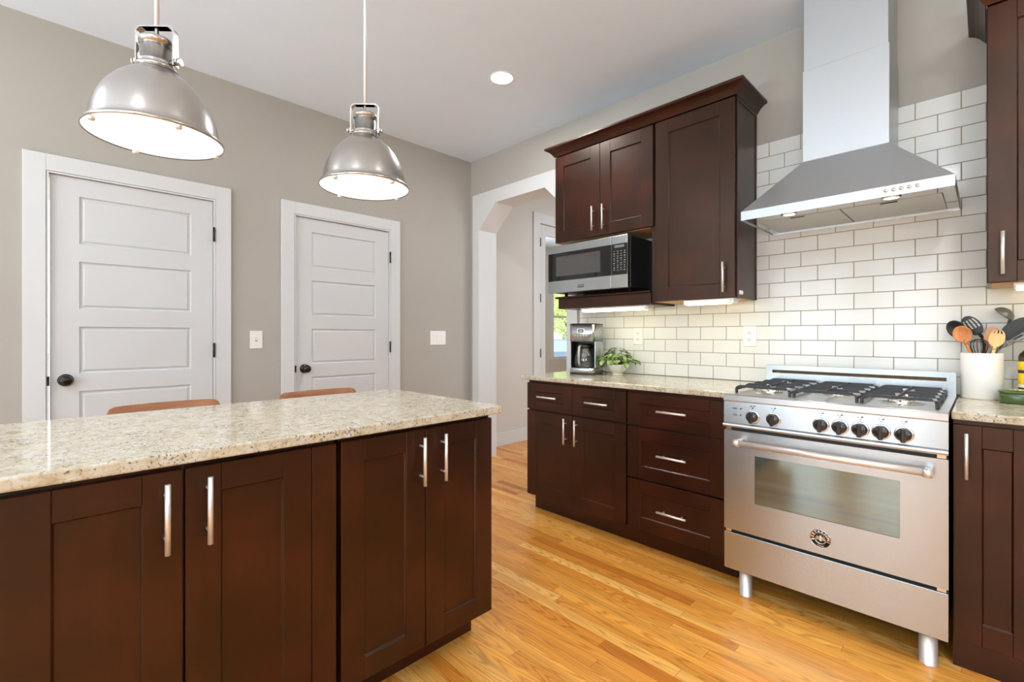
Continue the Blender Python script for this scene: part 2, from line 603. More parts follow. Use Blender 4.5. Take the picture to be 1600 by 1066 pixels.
        col.objects.link(o)
        if parent is not None:
            o.parent = parent
        o.location = loc
        for k, v in props.items():
            o[k] = v
        return o


def thing(name, loc, label, category, group=None):
    o = bpy.data.objects.new(name, None)
    o.empty_display_size = 0.1
    col.objects.link(o)
    o.location = loc
    o['label'] = label
    o['category'] = category
    if group: o['group'] = group
    return o


def struct_root(name, loc=(0, 0, 0)):
    o = bpy.data.objects.new(name, None)
    o.empty_display_size = 0.1
    col.objects.link(o)
    o.location = loc
    o['kind'] = 'structure'
    return o


def tag(o, label, category, group=None):
    o['label'] = label
    o['category'] = category
    if group: o['group'] = group
    return o


def struct(g, name, mats):
    return g.build(name, mats, None, kind='structure')


def copy_tree(o, parent=None):
    c = o.copy()
    col.objects.link(c)
    c.parent = parent
    for ch in list(o.children):
        copy_tree(ch, c)
    return c


# ------------------------------------------------------------------ room shell
XW, YW, ZC = -3.541, 2.93, 2.877          # door wall, range wall, ceiling height
D1 = (-0.015, 0.765)                      # door openings on the door wall
D2 = (1.262, 2.042)
DZ = 2.068
XR, YB = 3.2, -4.0                        # walls behind the camera
TH = 0.12

g = G(); g.box(-8.2, XR + TH, YB - TH, 9.6, -0.08, 0.0); struct(g, 'floor', M['floor'])
g = G(); g.box(-8.2, XR + TH, YB - TH, 9.6, ZC, ZC + 0.1); struct(g, 'ceiling', M['ceiling'])

# door wall, cut around the two doors
g = G()
for a, b in ((YB, D1[0]), (D1[1], D2[0]), (D2[1], YW)):
    g.box(XW - TH, XW, a, b, 0, ZC)
for a, b in (D1, D2):
    g.box(XW - TH, XW, a, b, DZ, ZC)
struct(g, 'wall_left', M['wall'])

# range wall with the chamfered opening
OX0, OX1, OZ, CH, CZ = -3.401, -2.336, 2.411, 0.233, 0.222
LN = 0.012
YT = YW + 0.19
g = G()
g.box(XW, OX0 - LN, YW, YT, 0, ZC)
g.box(OX1 + LN, XR, YW, YT, 0, ZC)
g.box(OX0 - LN, OX1 + LN, YW, YT, OZ + LN, ZC)
for x, sg in ((OX0 - LN, 1), (OX1 + LN, -1)):
    g.prism([(x, OZ + LN), (x + sg * CH, OZ + LN), (x, OZ + LN - CZ)], lambda a, b: (a, YW, b), lambda a, b: (a, YT, b))
struct(g, 'wall_back', M['wall'])
# casing and lining of the opening
g = G()
tx0, tx1, tz = -3.496, -2.232, 2.534
yf = YW - 0.018
inner = [(OX0, 0.0), (OX0, OZ - CZ), (OX0 + CH, OZ), (OX1 - CH, OZ), (OX1, OZ - CZ), (OX1, 0.0)]
outer = [(tx0, 0.0), (tx0, OZ - CZ), (tx0, tz), (tx1, tz), (tx1, OZ - CZ), (tx1, 0.0)]
for i in range(5):
    q = [inner[i], inner[i + 1], outer[i + 1], outer[i]]
    g.prism(q, lambda a, b: (a, yf, b), lambda a, b: (a, YW - 0.0004, b))
for i in range(5):
    a, b = inner[i], inner[i + 1]
    ox = (-LN if i == 0 else LN if i == 4 else 0)
    oz = LN if i in (1, 2, 3) else 0
    q = [a, b, (b[0] + ox, b[1] + oz), (a[0] + ox, a[1] + oz)]
    g.prism(q, lambda a, b: (a, YW - 0.0003, b), lambda a, b: (a, YT + 0.018, b))
struct(g, 'trim_1', M['trim'])

# walls behind the camera, with window openings
def wall_with_windows(name, mat, u0, u1, wins, mk, z1=ZC, z0=0.0):
    """wins: (ua, ub, za, zb) sorted by ua; mk(g,ua,ub,za,zb) adds a slab piece"""
    g = G()
    u = u0
    for a, b, c, d in wins:
        mk(g, u, a, z0, z1)
        mk(g, a, b, z0, c)
        mk(g, a, b, d, z1)
        u = b
    mk(g, u, u1, z0, z1)
    return struct(g, name, mat)


back_w = [(-2.9, -1.6, 0.5, 2.4), (-1.3, -0.5, 0.5, 2.4), (0.6, 2.4, 0.5, 2.4)]
wall_with_windows('wall_front', M['wall'], XW - TH, XR + TH, back_w, lambda g, a, b, c, d: g.box(a, b, YB - TH, YB, c, d))
right_w = [(-2.2, -0.2, 0.9, 2.3)]
wall_with_windows('wall_right', M['wall'], YB, YW, right_w, lambda g, a, b, c, d: g.box(XR, XR + TH, a, b, c, d))


def window(name, tf, a, b, c, d, rail=True):
    """frame with casing and sash; tf(u, depth, z) with depth>0 into the room"""
    r = struct_root(name, tf((a + b) / 2, 0, c))
    g = G(tf)
    w = 0.09
    g.box(a - w, a, 0, 0.018, c - w, d + w); g.box(b, b + w, 0, 0.018, c - w, d + w)
    g.box(a, b, 0, 0.018, d, d + w); g.box(a, b, 0, 0.018, c - w, c)
    g.box(a - w - 0.02, b + w + 0.02, 0.0, 0.045, c - 0.022, c)
    g.build('window_frame', M['trim'], r)
    g = G(tf)
    s_ = 0.04
    g.box(a, a + s_, -0.08, -0.04, c, d); g.box(b - s_, b, -0.08, -0.04, c, d)
    g.box(a + s_, b - s_, -0.08, -0.04, c, c + s_); g.box(a + s_, b - s_, -0.08, -0.04, d - s_, d)
    if rail:
        m_ = (c + d) / 2
        g.box(a + s_, b - s_, -0.08, -0.04, m_ - 0.02, m_ + 0.02)
    g.build('window_sash', M['trim'], r)
    g = G(tf)
    g.box(a + s_, b - s_, -0.062, -0.058, c + s_, d - s_)
    g.build('window_pane', M['glass'], r)


k = 2
for a, b, c, d in back_w:
    window('window_%d' % k, lambda u, w, z: (u, YB + w, z), a, b, c, d); k += 1
for a, b, c, d in right_w:
    window('window_%d' % k, lambda u, w, z: (XR - w, u, z), a, b, c, d); k += 1

# hall beyond the opening
HX = -3.66
HD = (4.056, 4.97)     # glazed door opening in hall wall
HDZ = 2.493
g = G()
g.box(HX - 0.1, HX, YT - 0.001, HD[0], 0, ZC); g.box(HX - 0.1, HX, HD[1], 6.2, 0, ZC); g.box(HX - 0.1, HX, HD[0], HD[1], HDZ, ZC)
g.box(HX, XW, YT - 0.06, YT - 0.0, 0, ZC)
struct(g, 'wall_hall_left', M['hallwall'])
g = G(); g.box(HX - 0.1, 0.6, 6.2, 6.3, 0, ZC); struct(g, 'wall_hall_far', M['hallwall'])
g = G(); g.box(0.1, 0.2, YT, 6.2, 0, ZC); struct(g, 'wall_hall_right', M['hallwall'])
g = G(); g.box(HX, HX + 0.015, YT, 3.946, 0, 0.145, 0.003); struct(g, 'baseboard_hall', M['trim'])

# room beyond the glazed door
FX = -6.0
wall_with_windows('wall_far', M['hallwall'], 2.6, 9.5, [(7.06, 7.92, 0.72, 2.4)], lambda g, a, b, c, d: g.box(FX - 0.12, FX, a, b, c, d))
window('window_1', lambda u, w, z: (FX + w, u, z), 7.06, 7.92, 0.72, 2.4)
g = G(); g.box(FX, HX - 0.1, 9.4, 9.5, 0, ZC); struct(g, 'wall_far_end', M['hallwall'])
g = G(); g.box(FX, XW - TH, 2.6, 2.7, 0, ZC); struct(g, 'wall_far_side', M['hallwall'])
g = G(); g.box(HX - 0.1, HX, 6.3, 9.4, 0, ZC); struct(g, 'wall_far_near', M['hallwall'])


# ------------------------------------------------------------------ panelled doors
def slab(g, u0, u1, z0, z1, th, opens, prof):
    """door slab; tf coordinates (u, depth, z), front at depth 0, growing +; opens: panel rects; prof: (inset, depth) steps"""
    us = sorted({u0, u1} | {o[0] for o in opens} | {o[1] for o in opens})
    zs = sorted({z0, z1} | {o[2] for o in opens} | {o[3] for o in opens})
    t = bmesh.new()
    V = {}

    def v(u, d, z):
        key = (round(u, 5), round(d, 5), round(z, 5))
        if key not in V: V[key] = t.verts.new((u, d, z))
        return V[key]
    for i in range(len(us) - 1):
        for j in range(len(zs) - 1):
            cu, cz = (us[i] + us[i + 1]) / 2, (zs[j] + zs[j + 1]) / 2
            if any(o[0] < cu < o[1] and o[2] < cz < o[3] for o in opens):
                continue
            t.faces.new([v(us[i], 0, zs[j]), v(us[i + 1], 0, zs[j]), v(us[i + 1], 0, zs[j + 1]), v(us[i], 0, zs[j + 1])])
    for o in opens:
        prev = [(o[0], 0, o[2]), (o[1], 0, o[2]), (o[1], 0, o[3]), (o[0], 0, o[3])]
        for ins, dep in prof:
            cur = [(o[0] + ins, dep, o[2] + ins), (o[1] - ins, dep, o[2] + ins), (o[1] - ins, dep, o[3] - ins), (o[0] + ins, dep, o[3] - ins)]
            for k in range(4):
                k2 = (k + 1) % 4
                t.faces.new([v(*prev[k]), v(*prev[k2]), v(*cur[k2]), v(*cur[k])])
            prev = cur
        t.faces.new([v(*p) for p in prev])
    # sides and back
    bk = [v(u0, th, z0), v(u1, th, z0), v(u1, th, z1), v(u0, th, z1)]
    t.faces.new(bk[::-1])

    def edge(pts_front, b0, b1):
        t.faces.new([v(*p) for p in pts_front] + [b1, b0])
    edge([(u, 0, z0) for u in us], bk[0], bk[1])
    edge([(u, 0, z1) for u in us[::-1]], bk[2], bk[3])
    edge([(u1, 0, z) for z in zs], bk[1], bk[2])
    edge([(u0, 0, z) for z in zs[::-1]], bk[3], bk[0])
    g.add(t, smooth=False)


def panel_door(name, a, b):
    tf = lambda u, d, z: (XW - d, u, z)
    r = struct_root(name, (XW, (a + b) / 2, 0))
    # casing
    g = G(tf)
    w = 0.088
    g.box(a - 0.002 - w, a - 0.002, -0.019, -0.0003, 0, DZ + w + 0.002, 0.0015)
    g.box(b + 0.002, b + 0.002 + w, -0.019, -0.0003, 0, DZ + w + 0.002, 0.0015)
    g.box(a - 0.002, b + 0.002, -0.019, -0.0003, DZ + 0.002, DZ + w + 0.002, 0.0015)
    g.build('casing', M['trim'], r)
    g = G(tf)
    g.box(a, a + 0.008, -0.017, 0.1, 0, DZ); g.box(b - 0.008, b, -0.017, 0.1, 0, DZ); g.box(a + 0.008, b - 0.008, -0.017, 0.1, DZ - 0.008, DZ)
    g.build('jamb', M['trim'], r)
    g = G(tf)
    s0, s1 = a + 0.012, b - 0.012
    pu0, pu1 = s0 + 0.117, s1 - 0.117
    zz = [(1.692, 1.957), (1.332, 1.596), (0.972, 1.234), (0.612, 0.875), (0.25, 0.515)]
    slab(g, s0, s1, 0.012, DZ - 0.012, 0.04, [(pu0, pu1, c, d) for c, d in zz], [(0.004, 0.009), (0.011, 0.010), (0.022, 0.0035)])
    for v in g.bm.verts:
        v.co.x -= 0.002
    g.build('door_panel', M['door'], r)
    for z in (0.25, 1.09, 1.84):
        g = G(tf)
        g.box(b - 0.013, b - 0.003, -0.022, -0.0172, z - 0.045, z + 0.045)
        g.cyl((b - 0.010, -0.024, z - 0.046), (b - 0.010, -0.024, z + 0.046), 0.0055, 10)
        g.build('hinge', M['bronze'], r)
    # knob
    kc = (s0 + 0.062, 0.94)
    g = G()
    rot = None
    for (rr, d) in ():
        pass
    kn = [(0.0335, 0.0015), (0.0335, 0.004), (0.029, 0.009), (0.016, 0.012), (0.0115, 0.018), (0.0115, 0.034), (0.017, 0.040), (0.026, 0.047), (0.0285, 0.056), (0.025, 0.066), (0.012, 0.072), (0.0, 0.0735)]
    g.lathe([(x, XW + 0.0 + d) for x, d in kn], (0, kc[0], kc[1]), 'x', 32)
    g.build('knob', M['bronze'], r)
    g = G(tf)
    g.box(a + 0.0005, a + 0.011, -0.0176, -0.0172, 0.915, 0.965)
    g.build('strike_plate', M['bronze'], r)
    return r


panel_door('door_1', *D1)
panel_door('door_2', *D2)

# hall glazed door with its casing
r = struct_root('door_3', (HX, 4.5, 0))
tf = lambda u, d, z: (HX - d, u, z)
g = G(tf)
g.box(3.946, 4.054, -0.018, -0.0003, 0, HDZ + 0.114); g.box(4.972, 5.08, -0.018, -0.0003, 0, HDZ + 0.114); g.box(4.054, 4.972, -0.018, -0.0003, HDZ + 0.001, HDZ + 0.114)
g.build('casing', M['trim'], r)
g = G(tf)
a, b = 4.062, 4.965
g.box(a, a + 0.105, 0.0, 0.04, 0.012, 2.485, 0.002); g.box(b - 0.105, b, 0.0, 0.04, 0.012, 2.485, 0.002)
g.box(a + 0.105, b - 0.105, 0, 0.04, 2.37, 2.485, 0.002); g.box(a + 0.105, b - 0.105, 0, 0.04, 0.012, 0.25, 0.002)
g.build('door_frame', M['door'], r)
g = G(tf)
g.box(a + 0.105, b - 0.105, 0.018, 0.022, 0.25, 2.37)
g.build('door_pane', M['glass'], r)
for z in (0.35, 0.98, 1.62, 2.27):
    g = G(tf)
    g.box(4.052, 4.064, -0.024, -0.0185, z - 0.05, z + 0.05, 0.001)
    g.build('hinge', M['bronze'], r)

# baseboards of the door wall (behind the island)
for i, (a, b) in enumerate(((YB, D1[0] - 0.091), (D1[1] + 0.091, D2[0] - 0.091), (D2[1] + 0.091, YW - 0.001))):
    g = G(); g.box(XW + 0.0003, XW + 0.016, a, b, 0, 0.14, 0.003)
    struct(g, 'baseboard_left' if i == 0 else 'baseboard_left.%03d' % i, M['trim'])

# backsplash of white subway tiles, wall tile by tile
TW, THh = 0.1585, 0.0807
bz0, bz1 = 0.9155, 2.288
g = G()
g.mi = 1
g.box(-2.214, 1.2, YW - 0.005, YW - 0.0004, bz0, bz1)
g.mi = 0
row = 0
z1 = bz1
while z1 > bz0 + 0.005:
    z0 = max(z1 - THh, bz0)
    off = -0.079 if row % 2 == 0 else 0.0
    # rows counted from the top; joint phase measured on the photographed wall
    off = 0.0 if row % 2 == 0 else 0.079
    n = -14
    while True:
        x0 = -0.0785 + off + n * TW
        x1 = x0 + TW
        n += 1
        if x1 < -2.214: continue
        if x0 > 1.2: break
        a, b = max(x0, -2.2135), min(x1, 1.2)
        if b - a < 0.006: continue
        j = 0.0016
        g.box(a + j, b - j, YW - 0.0085, YW - 0.0048, z0 + j, z1 - j, 0.0012)
    z1 -= THh
    row += 1
struct(g, 'wall_backsplash_tiles', [M['tile'], M['grout']])

# small trims: quarter round under kitchen toe kicks
YF = 2.304   # face of base cabinet doors
YK = 2.385   # toe kick plane


# ------------------------------------------------------------------ cabinets
def tf_back(u, d, z):      # faces -y ; d grows into the cabinet
    return (u, d, z)


def shaker(g, u0, u1, z0, z1, front, tf, stile=0.075, rail=None, th=0.02, rec=0.009, trail=None, brail=None):
    """shaker front: two stiles, two rails, a recessed panel. mat 0 vertical grain, 1 horizontal"""
    rail = rail or stile
    tr = trail or rail
    br = brail or rail
    g.tf = lambda u, d, z: tf(u, front + d, z)
    g.mi = 0
    e = 0.0012
    g.box(u0, u0 + stile, 0, th, z0, z1, e); g.box(u1 - stile, u1, 0, th, z0, z1, e)
    g.mi = 1
    g.box(u0 + stile, u1 - stile, 0.0003, th, z1 - tr, z1, e); g.box(u0 + stile, u1 - stile, 0.0003, th, z0, z0 + br, e)
    g.mi = 0
    pu0, pu1, pz0, pz1 = u0 + stile, u1 - stile, z0 + br, z1 - tr
    g.box(pu0 - 0.001, pu1 + 0.001, rec, th, pz0 - 0.001, pz1 + 0.001)
    # small chamfer bead round the panel
    w = 0.004
    for q in (((pu0, pz0), (pu1, pz0), (pu1 - w, pz0 + w), (pu0 + w, pz0 + w)), ((pu0, pz1), (pu1, pz1), (pu1 - w, pz1 - w), (pu0 + w, pz1 - w)),
              ((pu0, pz0), (pu0, pz1), (pu0 + w, pz1 - w), (pu0 + w, pz0 + w)), ((pu1, pz0), (pu1, pz1), (pu1 - w, pz1 - w), (pu1 - w, pz0 + w))):
        t = bmesh.new()
        a = [t.verts.new((q[0][0], 0.004, q[0][1])), t.verts.new((q[1][0], 0.004, q[1][1])), t.verts.new((q[2][0], rec, q[2][1])), t.verts.new((q[3][0], rec, q[3][1]))]
        t.faces.new(a)
        g.add(t, smooth=False)


def bar_handle(parent, c, axis, length, tf, front):
    """bar pull; c=(u,z) centre; axis 'u' or 'z'"""
    g = G()
    r = 0.006
    h = 0.03
    L = length / 2
    P = lambda u, d, z: tf(u, front - d, z)
    if axis == 'u':
        g.cyl(P(c[0] - L, h, c[1]), P(c[0] + L, h, c[1]), r, 14)
        for s_ in (-1, 1):
            g.cyl(P(c[0] + s_ * (L - 0.03), 0, c[1]), P(c[0] + s_ * (L - 0.03), h, c[1]), 0.004, 10)
    else:
        g.cyl(P(c[0], h, c[1] - L), P(c[0], h, c[1] + L), r, 14)
        for s_ in (-1, 1):
            g.cyl(P(c[0], 0, c[1] + s_ * (L - 0.03)), P(c[0], h, c[1] + s_ * (L - 0.03)), 0.004, 10)
    return g.build('handle', M['nickel'], parent)


def base_unit(name, u0, u1, tf, front, depth, label, hmat, fronts, z0=0.115, z1=0.886, kick=0.085, root_loc=None, group=None, kick_z=0.11):
    """fronts: list of (kind,u0,u1,z0,z1,stile,handle) handle=(u,z,axis,len)"""
    r = thing(name, root_loc or tf((u0 + u1) / 2, front + depth / 2, 0), label, 'cabinet', group)
    g = G(tf)
    g.mi = 0
    g.box(u0 + 0.0006, u1 - 0.0006, front + 0.0215, front + depth, z0, z1)
    g.build('body', [M['wood_v']], r)
    g = G(tf)
    g.box(u0 + 0.0006, u1 - 0.0006, front + kick, front + depth, 0.0, z0 - 0.0005)
    g.build('toe_kick', [hmat], r)
    for kind, a, b, c, d, st, rl, hd in fronts:
        g = G()
        shaker(g, a, b, c, d, front, tf, stile=st, rail=rl)
        o = g.build(kind, [M['wood_v'], hmat], r)
        if hd:
            bar_handle(o, (hd[0], hd[1]), hd[2], 0.16, tf, front)
    return r


tb = lambda u, d, z: (u, d, z)
g0 = 0.0015
base_unit('base_cabinet', -2.190, -1.419, tb, YF, 0.624, 'dark wood base cabinet with two drawers over two doors below the coffee maker', M['wood_hx'], [
    ('drawer', -2.188, -1.8065, 0.694, 0.868, 0.075, 0.056, (-1.994, 0.782, 'u')),
    ('drawer', -1.8035, -1.4235, 0.694, 0.868, 0.075, 0.056, (-1.611, 0.782, 'u')),
    ('door', -2.188, -1.8065, 0.117, 0.683, 0.075, 0.075, (-1.850, 0.585, 'z')),
    ('door', -1.8035, -1.4235, 0.117, 0.683, 0.075, 0.075, (-1.766, 0.585, 'z'))])
base_unit('drawer_cabinet', -1.419, -0.853, tb, YF, 0.624, 'dark wood base cabinet of three wide drawers next to the range', M['wood_hx'], [
    ('drawer', -1.414, -0.878, 0.690, 0.868, 0.076, 0.058, (-1.143, 0.782, 'u')),
    ('drawer', -1.414, -0.878, 0.400, 0.679, 0.076, 0.068, (-1.143, 0.546, 'u')),
    ('drawer', -1.414, -0.878, 0.117, 0.389, 0.076, 0.070, (-1.143, 0.252, 'u'))])
base_unit('base_cabinet', -0.085, 0.139, tb, YF, 0.624, 'narrow dark wood base cabinet with one tall door right of the range', M['wood_hx'], [
    ('door', -0.083, 0.137, 0.100, 0.868, 0.073, 0.077, (-0.049, 0.762, 'z'))], z0=0.098, kick=0.012, kick_z=0.09)
base_unit('base_cabinet', 0.139, 0.90, tb, YF, 0.624, 'wide dark wood base cabinet beyond the narrow one right of the range', M['wood_hx'], [
    ('door', 0.141, 0.518, 0.100, 0.868, 0.073, 0.077, (0.48, 0.762, 'z')),
    ('door', 0.521, 0.898, 0.100, 0.868, 0.073, 0.077, (0.56, 0.762, 'z'))], z0=0.098, kick=0.012, kick_z=0.09)

# island, faces +x
IX = -1.330
ti = lambda u, d, z: (IX - d, u, z)
IL = ('door')
base_unit('island_cabinet', 0.606, 1.205, ti, 0.0, 0.60, 'dark wood island cabinet, its two narrow doors nearest the end of the island', M['wood_hy'], [
    ('door', 0.608, 0.9015, 0.135, 0.870, 0.074, 0.068, (0.880, 0.767, 'z')),
    ('door', 0.9045, 1.203, 0.135, 0.870, 0.076, 0.068, (0.966, 0.767, 'z'))], z0=0.133, kick=0.125, group=None)
base_unit('island_cabinet', -0.078, 0.5945, ti, 0.0, 0.60, 'dark wood island cabinet with two doors and filler strip at the left of the photo', M['wood_hy'], [
    ('door', -0.075, 0.2225, 0.135, 0.870, 0.076, 0.068, (0.189, 0.767, 'z')),
    ('door', 0.2275, 0.522, 0.135, 0.870, 0.074, 0.068, (0.272, 0.767, 'z')),
    ], z0=0.133, kick=0.125)
isl = [o for o in bpy.data.objects if o.name.startswith('island_cabinet')][-1]
g = G(ti); g.box(0.524, 0.5935, 0.0, 0.0212, 0.135, 0.870, 0.0012); g.build('filler_strip', M['wood_v'], isl)
base_unit('island_cabinet', -0.78, -0.080, ti, 0.0, 0.60, 'dark wood island cabinet outside the left edge of the photo', M['wood_hy'], [
    ('door', -0.778, -0.431, 0.135, 0.870, 0.076, 0.068, (-0.46, 0.767, 'z')),
    ('door', -0.428, -0.081, 0.135, 0.870, 0.076, 0.068, (-0.40, 0.767, 'z'))], z0=0.133, kick=0.125)
# island back panel carrying the overhang
g = G(); g.box(IX - 0.625, IX - 0.6005, -0.78, 1.205, 0, 0.886); tag(g.build('island_back_panel', M['wood_v']), 'dark wood panel closing the back of the island below the stools', 'panel')


def rounded_slab(g, x0, x1, y0, y1, z0, z1, r=0.006):
    g.box(x0, x1, y0, y1, z0, z1, r, 2)


g = G(); rounded_slab(g, -2.098, -1.302, -0.80, 1.235, 0.8865, 0.916, 0.005)
tag(g.build('island_countertop', M['granite']), 'speckled cream granite slab on the island', 'countertop')
g = G(); rounded_slab(g, -2.232, -0.852, 2.281, YW - 0.0092, 0.8865, 0.915, 0.005)
tag(g.build('countertop', M['granite']), 'speckled cream granite countertop under the coffee maker, left of the range', 'countertop')
g = G(); rounded_slab(g, -0.088, 0.90, 2.281, YW - 0.0092, 0.8865, 0.915, 0.005)
tag(g.build('countertop', M['granite']), 'speckled cream granite countertop under the utensil crock, right of the range', 'countertop')

# ------------------------------------------------------------------ wall cabinets
YU = 2.600


def wall_unit(name, u0, u1, z0, z1, label, doors, side_inset=False, yb=YW - 0.0092):
    r = thing(name, ((u0 + u1) / 2, (YU + yb) / 2, z0), label, 'cabinet')
    g = G()
    g.mi = 0
    yb_ = yb
    g.box(u0, u1, YU + 0.0212, yb_, z0 + 0.002, z1, 0.0008)
    if side_inset:   # framed end panel
        e = 0.003
        g.box(u1, u1 + e, YU + 0.0212, YU + 0.034, z0 + 0.002, z1); g.box(u1, u1 + e, yb_ - 0.018, yb_, z0 + 0.002, z1)
        g.box(u1, u1 + e, YU + 0.034, yb_ - 0.018, z1 - 0.02, z1)
    g.mi = 1
    g.box(u0 + 0.014, u1 - 0.014, YU + 0.03, yb_ - 0.003, z0, z0 + 0.0016)
    g.build('body', [M['wood_v'], M['maple']], r)
    for a, b, c, d, st, hd in doors:
        g = G()
        shaker(g, a, b, c, d, YU, tb, stile=st, rail=0.077)
        o = g.build('door', [M['wood_v'], M['wood_hx']], r)
        if hd: bar_handle(o, (hd[0], hd[1]), 'z', 0.163, tb, YU)
    return r


wall_unit('wall_cabinet', -2.190, -1.4375, 1.848, 2.470, 'dark wood wall cabinet with two doors above the microwave', [
    (-2.189, -1.8065, 1.850, 2.464, 0.076, (-1.850, 1.968)), (-1.8035, -1.4205, 1.850, 2.464, 0.078, (-1.768, 1.966))])
tall = wall_unit('wall_cabinet', -1.437, -0.9385, 1.388, 2.470, 'tall dark wood wall cabinet with one door between microwave and hood', [
    (-1.402, -0.943, 1.392, 2.464, 0.080, (-0.995, 1.500))], side_inset=True)
rc = wall_unit('wall_cabinet', 0.001, 0.46, 1.388, 2.470, 'dark wood wall cabinet at the right edge, over the utensil crock', [
    (0.004, 0.457, 1.392, 2.464, 0.078, (0.044, 1.500))])
wall_unit('wall_cabinet', 0.461, 0.92, 1.388, 2.470, 'dark wood wall cabinet beyond the one over the crock', [
    (0.463, 0.917, 1.392, 2.464, 0.078, (0.88, 1.500))])


def crown(name, u0, u1, label, left=True, right=True):
    """cove crown moulding swept round front and ends"""
    prof = [(0.0, 2.4705), (0.004, 2.4705), (0.006, 2.474), (0.012, 2.483), (0.022, 2.497), (0.036, 2.510), (0.052, 2.518), (0.055, 2.5185), (0.057, 2.522), (0.057, 2.532), (0.0, 2.532)]
    yb = YW - 0.001
    path = []
    if left: path += [(u0, yb, -1, 0), (u0, YU + 0.0, -1, -1)]
    else: path += [(u0, YU, 0, -1)]
    if right: path += [(u1, YU, 1, -1), (u1, yb, 1, 0)]
    else: path += [(u1, YU, 0, -1)]
    rings = []
    for x, y, sx, sy in path:
        rings.append([(x + sx * p, y + sy * p, z) for p, z in prof])
    g = G()
    g.loft(rings, True, True, True, False)
    g.box(u0 + 0.001, u1 - 0.001, YU + 0.001, yb, 2.4705, 2.4725)
    return tag(g.build(name, M['wood_hx']), label, 'crown moulding')


crown('crown_moulding', -2.190, -0.9385, 'dark wood crown moulding on top of the wall cabinets left of the hood')
crown('crown_moulding', 0.001, 0.92, 'dark wood crown moulding on the wall cabinets right of the hood', True, False)

# microwave shelf
g = G()
g.box(-2.168, -1.438, YU + 0.008, YW - 0.0092, 1.375, 1.447, 0.002)
g.box(-2.190, -1.438, YU - 0.004, YW - 0.0092, 1.4475, 1.462, 0.004, 2)
tag(g.build('microwave_shelf', M['wood_hx']), 'dark wood shelf box under the microwave', 'shelf')

# under-cabinet light bars
def light_bar(u0, u1, y, z, label, group='under-cabinet light bars'):
    r = thing('light_bar', ((u0 + u1) / 2, y, z), label, 'light', group)
    g = G(); g.box(u0, u1, y - 0.012, y + 0.075, z - 0.010, z, 0.001); g.box(u1 - 0.028, u1, y - 0.012, y + 0.06, z - 0.026, z - 0.010, 0.003); g.box(u0, u0 + 0.01, y - 0.012, y + 0.06, z - 0.026, z - 0.010, 0.003)
    g.build('housing', M['white'], r)
    g = G()
    prof = [(y - 0.010, z - 0.0105), (y - 0.012, z - 0.018), (y - 0.004, z - 0.026), (y + 0.04, z - 0.028), (y + 0.058, z - 0.024), (y + 0.06, z - 0.0105)]
    g.prism(prof, lambda a, b: (u0 + 0.0105, a, b), lambda a, b: (u1 - 0.0285, a, b), smooth=False)
    g.build('diffuser', M['bar'], r)
    return r


light_bar(-1.985, -1.475, 2.645, 1.3745, 'lit warm white light bar under the microwave shelf')
light_bar(-1.235, -0.955, 2.625, 1.3875, 'lit warm white light bar under the tall wall cabinet')
light_bar(0.075, 0.40, 2.66, 1.3875, 'lit warm white light bar under the right wall cabinet')

# little white hook on the side of the tall cabinet
r = thing('adhesive_hook', (-0.934, 2.66, 1.40), 'small white round hooks stuck on the side of the tall wall cabinet', 'hook')
for i, dy in enumerate((-0.012, 0.014)):
    g = G(); g.lathe([(0.0, 0.0), (0.011, 0.0005), (0.0125, 0.004), (0.010, 0.008), (0.0, 0.010)], (-0.9385 + 0.0005, 2.665 + dy, 1.418), 'x', 20)
    g.build('pad', M['white'], r)

# ------------------------------------------------------------------ microwave
MX0, MX1, MY, MZ0, MZ1 = -2.171, -1.533, 2.50, 1.479, 1.805
r = thing('microwave', ((MX0 + MX1) / 2, 2.7, MZ0), 'stainless steel and black microwave on the shelf under the wall cabinet', 'microwave')
g = G(); g.box(MX0 + 0.004, MX1 - 0.002 + 0.004, MY + 0.03, 2.895, MZ0 + 0.004, MZ1 - 0.004, 0.003); g.build('body', M['black'], r)
for fx in (MX0 + 0.06, MX1 - 0.06):
    for fy in (2.63, 2.86):
        g = G(); g.cyl((fx, fy, 1.4622), (fx, fy, MZ0 + 0.005), 0.012, 12); g.build('foot', M['black'], r)
SPX = MX0 + (MX1 - MX0) * 0.822
g = G(); g.box(MX0, SPX - 0.002, MY, MY + 0.0295, MZ0, MZ1, 0.003, 2)
dr = g.build('door', M['steel'], r)
g = G(); g.box(MX0 + 0.004, SPX - 0.003, MY - 0.0015, MY - 0.0002, MZ0 + 0.082, MZ1 - 0.052); g.build('door_glass', M['blackgloss'], dr)
g = G(); g.box(MX0 + 0.075, SPX - 0.085, MY - 0.0019, MY - 0.0016, MZ0 + 0.113, MZ1 - 0.078); g.build('window', M['micro_glass'], dr)
g = G(); g.mi = 0; g.box(-1.915, -1.855, MY - 0.002, MY - 0.0003, MZ0 + 0.022, MZ0 + 0.046)
g.mi = 1; g.box(-1.9125, -1.8575, MY - 0.0024, MY - 0.0021, MZ0 + 0.0245, MZ0 + 0.0435)
g.mi = 0; g.text('VIKING', 0.0165, lambda x, y, z: (-1.885 + x, MY - 0.003 - z, MZ0 + 0.034 + y), 0.0006, 0.0003)
g.build('badge', [M['silver'], M['black']], dr)
g = G(); g.box(SPX, MX1, MY, MY + 0.0295, MZ0, MZ1, 0.003, 2)
cp = g.build('control_panel', M['steel'], r)
g = G(); g.box(SPX + 0.001, MX1 - 0.001, MY - 0.0015, MY - 0.0002, MZ0 + 0.082, MZ1 - 0.052); g.build('keypad_glass', M['blackgloss'], cp)
g = G(); g.box(SPX + 0.022, MX1 - 0.022, MY - 0.0019, MY - 0.0016, MZ1 - 0.076, MZ1 - 0.060); g.build('display', M['display'], cp)
g = G()
